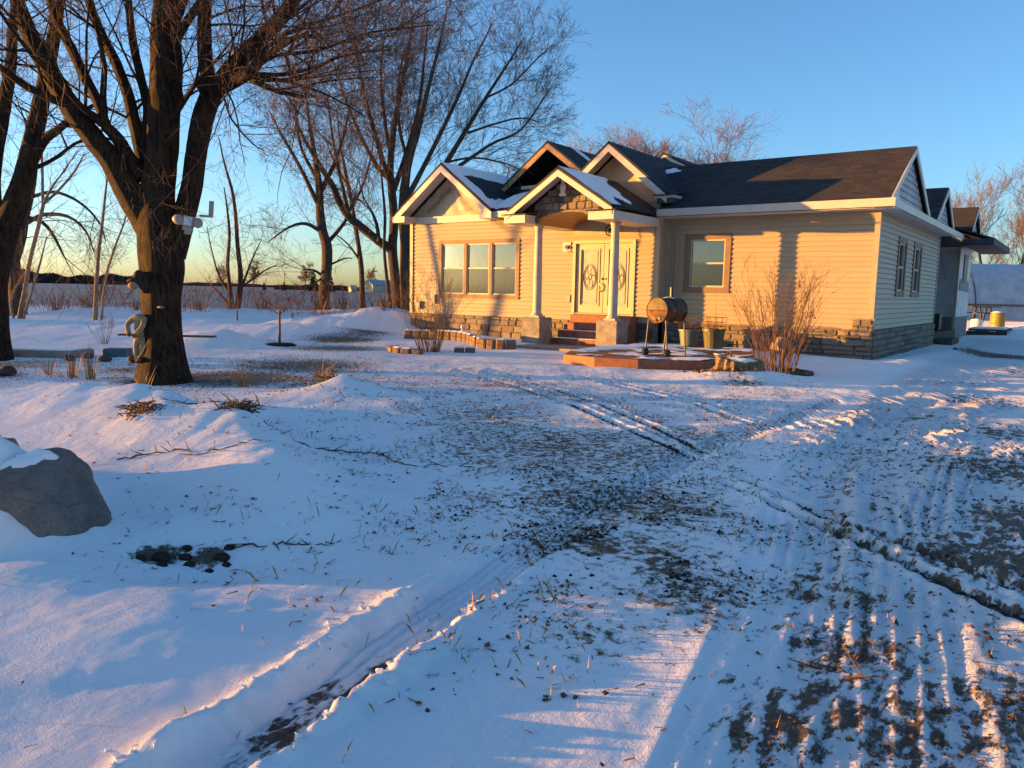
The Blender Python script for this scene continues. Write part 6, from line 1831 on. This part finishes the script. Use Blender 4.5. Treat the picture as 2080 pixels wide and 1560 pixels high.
tuft(at(-9.4, -14.7), 0.4, 18, 'short dry stalks furthest left of the maple trunk', 303, spread=0.5)
tuft(at(-6.85, -14.45), 0.42, 14, 'pale dry grass blades at the foot of the maple', 304, spread=0.5)
tuft(at(-6.0, -13.4), 0.5, 30, 'bent pale grass clump right of the maple trunk', 305, spread=1.2)
tuft(at(-5.9, -12.0), 0.55, 34, 'sunlit bent grass clump on the turf right of the maple', 306, spread=1.4)
tuft(at(-5.6, -15.3), 0.4, 10, 'single sprig of weeds on the drift below the maple', 307, spread=0.4, mat='twig')

# ------------------------------------------------------------------ things behind the house, right
hp = empty('hoop_house', (8.0, 68.0, 0.0), 'long hoop house under white plastic sheeting behind the house', 'hoop house')
ux = Vector((0.86, 0.51, 0)); vx = Vector((-0.51, 0.86, 0))
O = Vector((-9.5, 58.5, -0.2))
vs, fs = [], []
nu, nv = 40, 22
for i in range(nu + 1):
    for j in range(nv + 1):
        a = math.pi * j / nv
        sag = 0.10 * math.sin(i * math.pi / 2.5) ** 2 * math.sin(a)
        p = O + ux * (i * 1.05) + vx * (5.0 - 5.0 * math.cos(a)) + Vector((0, 0, (5.3 - sag) * math.sin(a) ** 0.8))
        vs.append(tuple(p))
for i in range(nu):
    for j in range(nv):
        b = i * (nv + 1) + j
        fs.append((b, b + nv + 1, b + nv + 2, b + 1))
fs.append(tuple(range(nv, -1, -1)))
fs.append(tuple(nu * (nv + 1) + j for j in range(nv + 1)))
MB().add(vs, fs).build('sheeting', 'plastic_sheet', hp, smooth=True)
for i in range(0, nu + 1, 6):
    MB().tube([O + ux * (i * 1.05) + vx * (5.0 - 5.03 * math.cos(math.pi * j / 20)) + Vector((0, 0, 5.33 * math.sin(math.pi * j / 20) ** 0.8)) for j in range(21)], 0.05, 6).build('hoop', 'pole_steel', hp)
MB().bar(O + vx * -0.03 + Vector((0, 0, 1.35)), O + ux * 42 + vx * -0.03 + Vector((0, 0, 1.35)), 0.10, 0.14).build('side_rail', 'cut_wood', hp)

px_, py_ = -1.5, 40.5
pt = empty('picnic_table', (px_, py_, 0.2), 'dark picnic table outlined against the hoop house', 'table')
zb = 0.25
for k in range(5):
    MB().bar(P3(Vector((px_, py_, zb + 0.85)), -0.95, -0.32 + k * 0.16, 0), P3(Vector((px_, py_, zb + 0.85)), 0.95, -0.32 + k * 0.16, 0), 0.145, 0.05).build('plank', 'old_timber', pt)
for s_ in (-1, 1):
    MB().bar(P3(Vector((px_, py_, zb + 0.45)), -0.95, s_ * 0.75, 0), P3(Vector((px_, py_, zb + 0.45)), 0.95, s_ * 0.75, 0), 0.26, 0.05).build('bench', 'old_timber', pt)
for a in (-0.35, 0.35):
    for s_ in (-1, 1):
        MB().bar(P3(Vector((px_, py_, zb)), a, s_ * 0.55, -0.25), P3(Vector((px_, py_, zb)), a, s_ * 0.2, 0.84), 0.07, 0.09, rt).build('leg', 'old_timber', pt)
    MB().bar(P3(Vector((px_, py_, zb + 0.42)), a, -0.8, 0), P3(Vector((px_, py_, zb + 0.42)), a, 0.8, 0), 0.05, 0.09).build('cross_brace', 'old_timber', pt)
def drum(name, loc, r, h, mat, label, cat):
    t = empty(name, loc, label, cat)
    MB().lathe(loc, [(r * .97, 0), (r, 0.03), (r, h * .33), (r * 1.03, h * .34), (r, h * .36), (r, h * .66), (r * 1.03, h * .67), (r, h * .69), (r, h - .03), (r * .97, h)], 24).build('shell', mat, t, smooth=False)
    MB().lathe((loc[0], loc[1], loc[2] + h), [(r * .9, 0), (r * .5, 0.05), (0.02, 0.06)], 16).build('snow_cap', 'snow', t, smooth=True)
drum('barrel', (0.0, 32.7, gz(0, 32.7) - 0.10), 0.38, 0.95, 'plastic_yellow', 'yellow plastic barrel in front of the picnic table', 'barrel')
drum('barrel', (-0.75, 29.8, gz(-0.75, 29.8) - 0.1), 0.30, 0.55, 'plastic_white', 'white plastic tub left of the yellow barrel', 'tub')
drum('barrel', (-1.5, 28.6, gz(-1.5, 28.6) - 0.1), 0.38, 0.38, 'plastic_white', 'low white snow-filled tub nearest the annex', 'tub')
bx_ = MB().bar((2.4, 36.0, 0.75), (4.6, 37.3, 0.75), 1.0, 0.5).build('crate', 'tarp_teal', None, loc=(3.5, 36.6, 0), bevel=0.04)
tag(bx_, 'dark teal crate at the right edge before the hoop house', 'crate')
tr = empty('timber_platform', (0.9, 19.6, 0.1), 'low dark timber platform with snow on it beyond the annex corner', 'platform')
for i in range(6):
    MB().box(0.05 + i * 0.24, 0.27 + i * 0.24, 18.6, 21.8, 0.22, 0.28).build('plank', 'old_timber', tr)
MB().box(0.0, 1.5, 18.55, 18.65, 0.0, 0.21).box(0.0, 1.5, 21.75, 21.85, 0.0, 0.21).build('bearer', 'black_metal', tr)
MB().box(0.05, 1.4, 18.8, 21.6, 0.282, 0.34).build('snow_cover', 'snow', tr, bevel=0.02)
rock('dark_debris', (1.25, 4.9, gz(1.25, 4.9) - 0.03), (0.07, 0.05, 0.04), 71, 'soil', 'small dark clod on the snow along the side wall', 'clod', sub=2)

# ------------------------------------------------------------------ far off
fs_ = empty('far_shed', (-240, 214, -0.3), 'distant cream shed with a sunlit gable across the field', 'shed')
def far_box(c, hx, hy, z0, z1, zr, wmat, rmat, root):
    mb = MB()
    a, b = fr, rt
    base = Vector((c[0], c[1], 0))
    def q(i, j, z): return base + rt * i + fr * j + upv * z
    mb.prism([q(-hx, hy, z0), q(hx, hy, z0), q(hx, hy, z1), q(0, hy, zr), q(-hx, hy, z1)], tuple(-fr * 2 * hy))
    mb.build('wall', wmat, root)
    for s_ in (-1, 1):
        MB().prism([q(s_ * (hx + .3), hy + .3, z1 - .1), q(0, hy + .3, zr + .1), q(0, -hy - .3, zr + .1), q(s_ * (hx + .3), -hy - .3, z1 - .1)], (0, 0, 0.2)).build('roof', rmat, root)
# turn the shed so its gable meets the sun
sv_fr, sv_rt = fr.copy(), rt.copy()
fr = Vector((-0.25, -0.97, 0)).normalized(); rt = Vector((0.97, -0.25, 0)).normalized()
far_box((-240, 214), 3.6, 6.0, -0.6, 3.0, 4.8, 'shed_cream', 'shed_roof', fs_)
f2 = empty('far_shed', (-234, 232, -0.3), 'distant long grey shed behind the cream one', 'shed')
far_box((-231, 226), 4.5, 9.0, -0.6, 3.4, 5.2, 'shed_roof', 'shed_roof', f2)
f3 = empty('far_shed', (-251, 208, -0.3), 'tiny pale hut left of the distant cream shed', 'shed')
far_box((-251, 208), 1.2, 1.4, -0.6, 1.2, 2.4, 'shed_cream', 'shed_cream', f3)
fr, rt = sv_fr, sv_rt
def conifer(loc, h, label, seed):
    t = empty('conifer', loc, label, 'tree', 'conifers by the distant sheds')
    g = random.Random(seed)
    MB().tube([loc, (loc[0], loc[1], loc[2] + h * 0.9)], [h * 0.025, 0.02], 6).build('trunk', 'bark_far', t)
    mb = MB()
    for i in range(260):
        k = g.random() ** 0.8
        z = loc[2] + h * (0.06 + 0.94 * k)
        r = h * 0.24 * (1 - k) + 0.1
        a = g.random() * 6.283
        p = Vector((loc[0], loc[1], z))
        q = p + Vector((math.cos(a) * r, math.sin(a) * r, -0.25 * r))
        sd = Vector((-math.sin(a), math.cos(a), 0)) * r * 0.22
        mb.add([p, q - sd, q + Vector((0, 0, -0.2 * r)), q + sd, (p + q) / 2 + Vector((0, 0, 0.12 * r))], [(0, 1, 4), (1, 2, 4), (2, 3, 4), (3, 0, 4)])
    mb.build('crown', 'needles', t)
for i, (x, y, h, lb) in enumerate(((-262, 196, 10.5, 'tallest dark conifer of the pair left of the slim tree'), (-257, 200, 11.5, 'broad dark conifer next to the distant hut'), (-238, 225, 9.0, 'dark conifer top behind the cream shed'), (-273, 189, 4.5, 'small dark conifer by the straight trunk'), (-280, 184, 4.2, 'small dark conifer furthest left in the farmstead'))):
    conifer((x, y, -0.5), h, lb, 400 + i)
for i, (x, y, h, lb) in enumerate(((-292, 172, 11.0, 'distant bare tree left of the straight trunk'), (-282, 180, 13.0, 'distant bare tree close behind the straight trunk'), (-268, 196, 13.0, 'distant bare tree behind the conifers'), (-247, 214, 12.0, 'distant bare tree between slim tree and cream shed'), (-236, 230, 11.5, 'distant bare tree right of the cream shed'))):
    bare_tree('distant_tree', (x, y, -0.5), h, lb, 420 + i, rm=0.06, group='bare trees by the distant sheds')
pl = empty('utility_pole', (-414, 296, -0.5), 'tiny utility pole on the horizon left of the straight trunk', 'pole')
MB().tube([(-414, 296, -1), (-414, 296, 10)], 0.18, 6).build('pole', 'old_timber', pl)
MB().bar((-415.3, 295.0, 9.2), (-412.7, 297.0, 9.2), 0.15, 0.2).build('crossarm', 'old_timber', pl)
pl = empty('utility_pole', (-520, 150, -0.5), 'tiny utility pole on the horizon left of the big maple', 'pole')
MB().tube([(-520, 150, -1), (-520, 150, 10.5)], 0.2, 6).build('pole', 'old_timber', pl)
MB().bar((-521, 148.6, 9.6), (-519, 151.4, 9.6), 0.15, 0.2).build('crossarm', 'old_timber', pl)
# far wood line: thousands of trunks and twigs reading as one mass
g = np.random.default_rng(8)
V, F = [], []
def wood(px0, px1, dist, h0, h1, n):
    for _ in range(n):
        t = g.random()
        px = px0 + (px1 - px0) * t
        d = dist * (1 + 0.12 * g.random())
        base = np.array(CAM) + (np.array(Fw) + np.array(Rt) * ((px - 1040) / 1570)) * d
        h = (h0 + (h1 - h0) * t) * (0.55 + 0.45 * (0.5 + 0.3 * math.sin(px * 0.031) + 0.2 * math.sin(px * 0.11 + 1))) * (0.75 + 0.3 * g.random())
        wv = h * (0.03 + 0.07 * g.random())
        b = len(V)
        x, y = base[0], base[1]
        V.extend([(x - Rt.x * wv * .4, y - Rt.y * wv * .4, -2), (x + Rt.x * wv * .4, y + Rt.y * wv * .4, -2), (x + Rt.x * wv, y + Rt.y * wv, h * .6), (x + Rt.x * wv * .3, y + Rt.y * wv * .3, h), (x - Rt.x * wv * .5, y - Rt.y * wv * .5, h * .93), (x - Rt.x * wv, y - Rt.y * wv, h * .55),
                  (x - Fw.x * wv, y - Fw.y * wv, h * .5)])
        F.extend([(b, b + 1, b + 6), (b + 1, b + 2, b + 6), (b + 2, b + 3, b + 6), (b + 3, b + 4, b + 6), (b + 4, b + 5, b + 6), (b + 5, b, b + 6)])
wood(-400, 40, 900, 16, 17, 4000)
wood(30, 290, 900, 17, 12, 4500)
wood(280, 660, 1300, 8, 6, 6000)
wood(560, 800, 420, 3.2, 3.2, 4000)
wood(800, 3200, 1500, 14, 14, 2500)
fw = link_mesh('distant_wood', mesh_np('distant_wood', np.array(V), np.array(F), M['wood_far']))
tag(fw, 'long dark line of woods on the horizon', 'woods', kind='stuff')

# ------------------------------------------------------------------ litter on the snow
def scatter(name, label, cat, n, spots, mk, mat, seed):
    g = np.random.default_rng(seed)
    V, F, b = [], [], 0
    wts = np.array([s[2] ** 2 * s[3] for s in spots]); wts = wts / wts.sum()
    ks = g.choice(len(spots), n, p=wts)
    xs = np.array([spots[k][0] for k in ks]) + g.normal(0, 1, n) * np.array([spots[k][2] for k in ks]) * 0.75
    ys = np.array([spots[k][1] for k in ks]) + g.normal(0, 1, n) * np.array([spots[k][2] for k in ks]) * 0.75
    # clumping
    ok = fbm(xs, ys, 0.30, 91, 3) + 0.09 * g.normal(0, 1, n) > 0.02
    xs, ys = xs[ok], ys[ok]
    zs = H(xs, ys)
    for x, y, z in zip(xs, ys, zs):
        v, f = mk(g, x, y, z)
        V.extend(v)
        F.extend([tuple(i + b for i in q) for q in f])
        b += len(v)
    o = link_mesh(name, mesh_np(name, np.array(V), F, M[mat]))
    tag(o, label, cat, kind='stuff')
def mk_leaf(g, x, y, z):
    a = g.random() * 6.283; s = 0.008 + 0.015 * g.random(); c, q = math.cos(a), math.sin(a)
    h1, h2, h3 = g.random(3) * s * 0.9
    z += 0.004
    k1, k2, k3 = 0.25 + 0.6 * g.random(3)
    return [(x - c * s, y - q * s, z + h1), (x - c * s * .3 + q * s * k1, y - q * s * .3 - c * s * k1, z), (x + c * s * .5 + q * s * k2 * .6, y + q * s * .5 - c * s * k2 * .6, z + h2), (x + c * s, y + q * s, z + h3),
            (x + c * s * .3 - q * s * k3, y + q * s * .3 + c * s * k3, z + h2 * .3), (x - c * s * .5 - q * s * k1 * .5, y - q * s * .5 + c * s * k1 * .5, z + h1 * .5)], [(0, 1, 5), (1, 2, 4), (1, 4, 5), (2, 3, 4)]
def mk_blade(g, x, y, z):
    a = g.random() * 6.283; h = 0.02 + 0.06 * g.random() ** 2; ln = 0.8 * g.random() * h + 0.015; w_ = 0.0016 + 0.0012 * g.random()
    c, q = math.cos(a), math.sin(a)
    return [(x - q * w_, y + c * w_, z - 0.01), (x + q * w_, y - c * w_, z - 0.01), (x + c * ln * .5 + q * w_, y + q * ln * .5 - c * w_, z + h * .7), (x + c * ln, y + q * ln, z + h)], [(0, 1, 2, 3)]
def mk_flat(g, x, y, z):
    a = g.normal(0.6, 0.9); ln = 0.008 + 0.022 * g.random() ** 1.5; w_ = 0.0015 + 0.0015 * g.random()
    c, q = math.cos(a), math.sin(a)
    z += 0.004
    return [(x - c * ln - q * w_, y - q * ln + c * w_, z), (x - c * ln + q * w_, y - q * ln - c * w_, z), (x + c * ln + q * w_, y + q * ln - c * w_, z + 0.012 * g.random()), (x + c * ln - q * w_, y + q * ln + c * w_, z + 0.012 * g.random())], [(0, 1, 2, 3)]
NEAR = [s for s in TURF if s[1] < -8]
scatter('leaf_litter', 'brown leaf litter scattered over the snowy lawn', 'leaves', 13000, NEAR, mk_leaf, 'dry_leaf', 1)
scatter('grass_blades', 'dry grass blades poking through the thin snow', 'grass', 9000, NEAR + [(0.8, -16.8, 1.6, 0.3), (1.8, -17.6, 0.9, 0.25)], mk_blade, 'dry_grass', 2)
scatter('straw_litter', 'flattened dead grass lying on the thin snow', 'grass', 34000, TURF + [(3.4, -16.5, 0.9, 0.5), (3.6, -17.3, 0.7, 0.5)], mk_flat, 'dry_leaf', 3)

# crumbs of snow thrown out of the wheel rut
g = np.random.default_rng(14)
mb = MB()
c = catmull([(x, y, 0.0) for x, y in RUT[:7]], 400)
for i in range(160):
    k = int(g.random() * 0.85 * (len(c) - 2)) + 1
    d = c[k + 1] - c[k - 1]
    nn = np.array([-d[1], d[0]]) / np.hypot(d[0], d[1])
    sgn = 1 if g.random() < 0.5 else -1
    off = sgn * abs(g.normal(0.19, 0.06))
    x, y = c[k][0] + nn[0] * off, c[k][1] + nn[1] * off
    r = 0.004 + 0.011 * g.random() ** 2.5
    mb.ball((x, y, gz(x, y) + r * 0.4), (r * 1.3, r, r * 0.7), 6, 4, 0.5, i)
o = mb.build('snow_crumbs', 'snow', None)
tag(o, 'crumbs of snow thrown along the edges of the foreground wheel rut', 'snow', kind='stuff')

# frozen clods and gravel in the bare parts of the drive
def mk_clod(g, x, y, z):
    s = 0.004 + 0.014 * g.random() ** 3
    o_ = [(x, y, z + s * (0.7 + 0.6 * g.random()))]
    a0 = g.random() * 6.283
    for i in range(4):
        a = a0 + i * 1.571 + g.normal(0, .25)
        q = s * (0.7 + 0.7 * g.random())
        o_.append((x + q * math.cos(a), y + q * math.sin(a), z - 0.002 + 0.3 * s * g.random()))
    return o_, [(0, 1, 2), (0, 2, 3), (0, 3, 4), (0, 4, 1)]
scatter('frozen_clods', 'frozen clods and gravel over the muddy drive', 'clods', 6500, [m for m in MUD if m[1] < -8 and m[3] > 0.67], mk_clod, 'clod', 5)
scatter('turf_clods', 'dark soil crumbs in the bare lawn patches', 'clods', 3500, [(1.95, -16.35, 0.35, 1.0), (2.45, -16.45, 0.3, 1.0), (1.6, -15.4, 0.9, 0.25)], mk_clod, 'soil', 6)

bn = MB().box(-0.75, -0.25, 12.6, 13.1, 0.38, 1.0).build('storage_bin', 'black_metal', None, loc=(-0.5, 12.8, 0.38), bevel=0.03)
tag(bn, 'black storage bin on the dark side porch', 'bin')
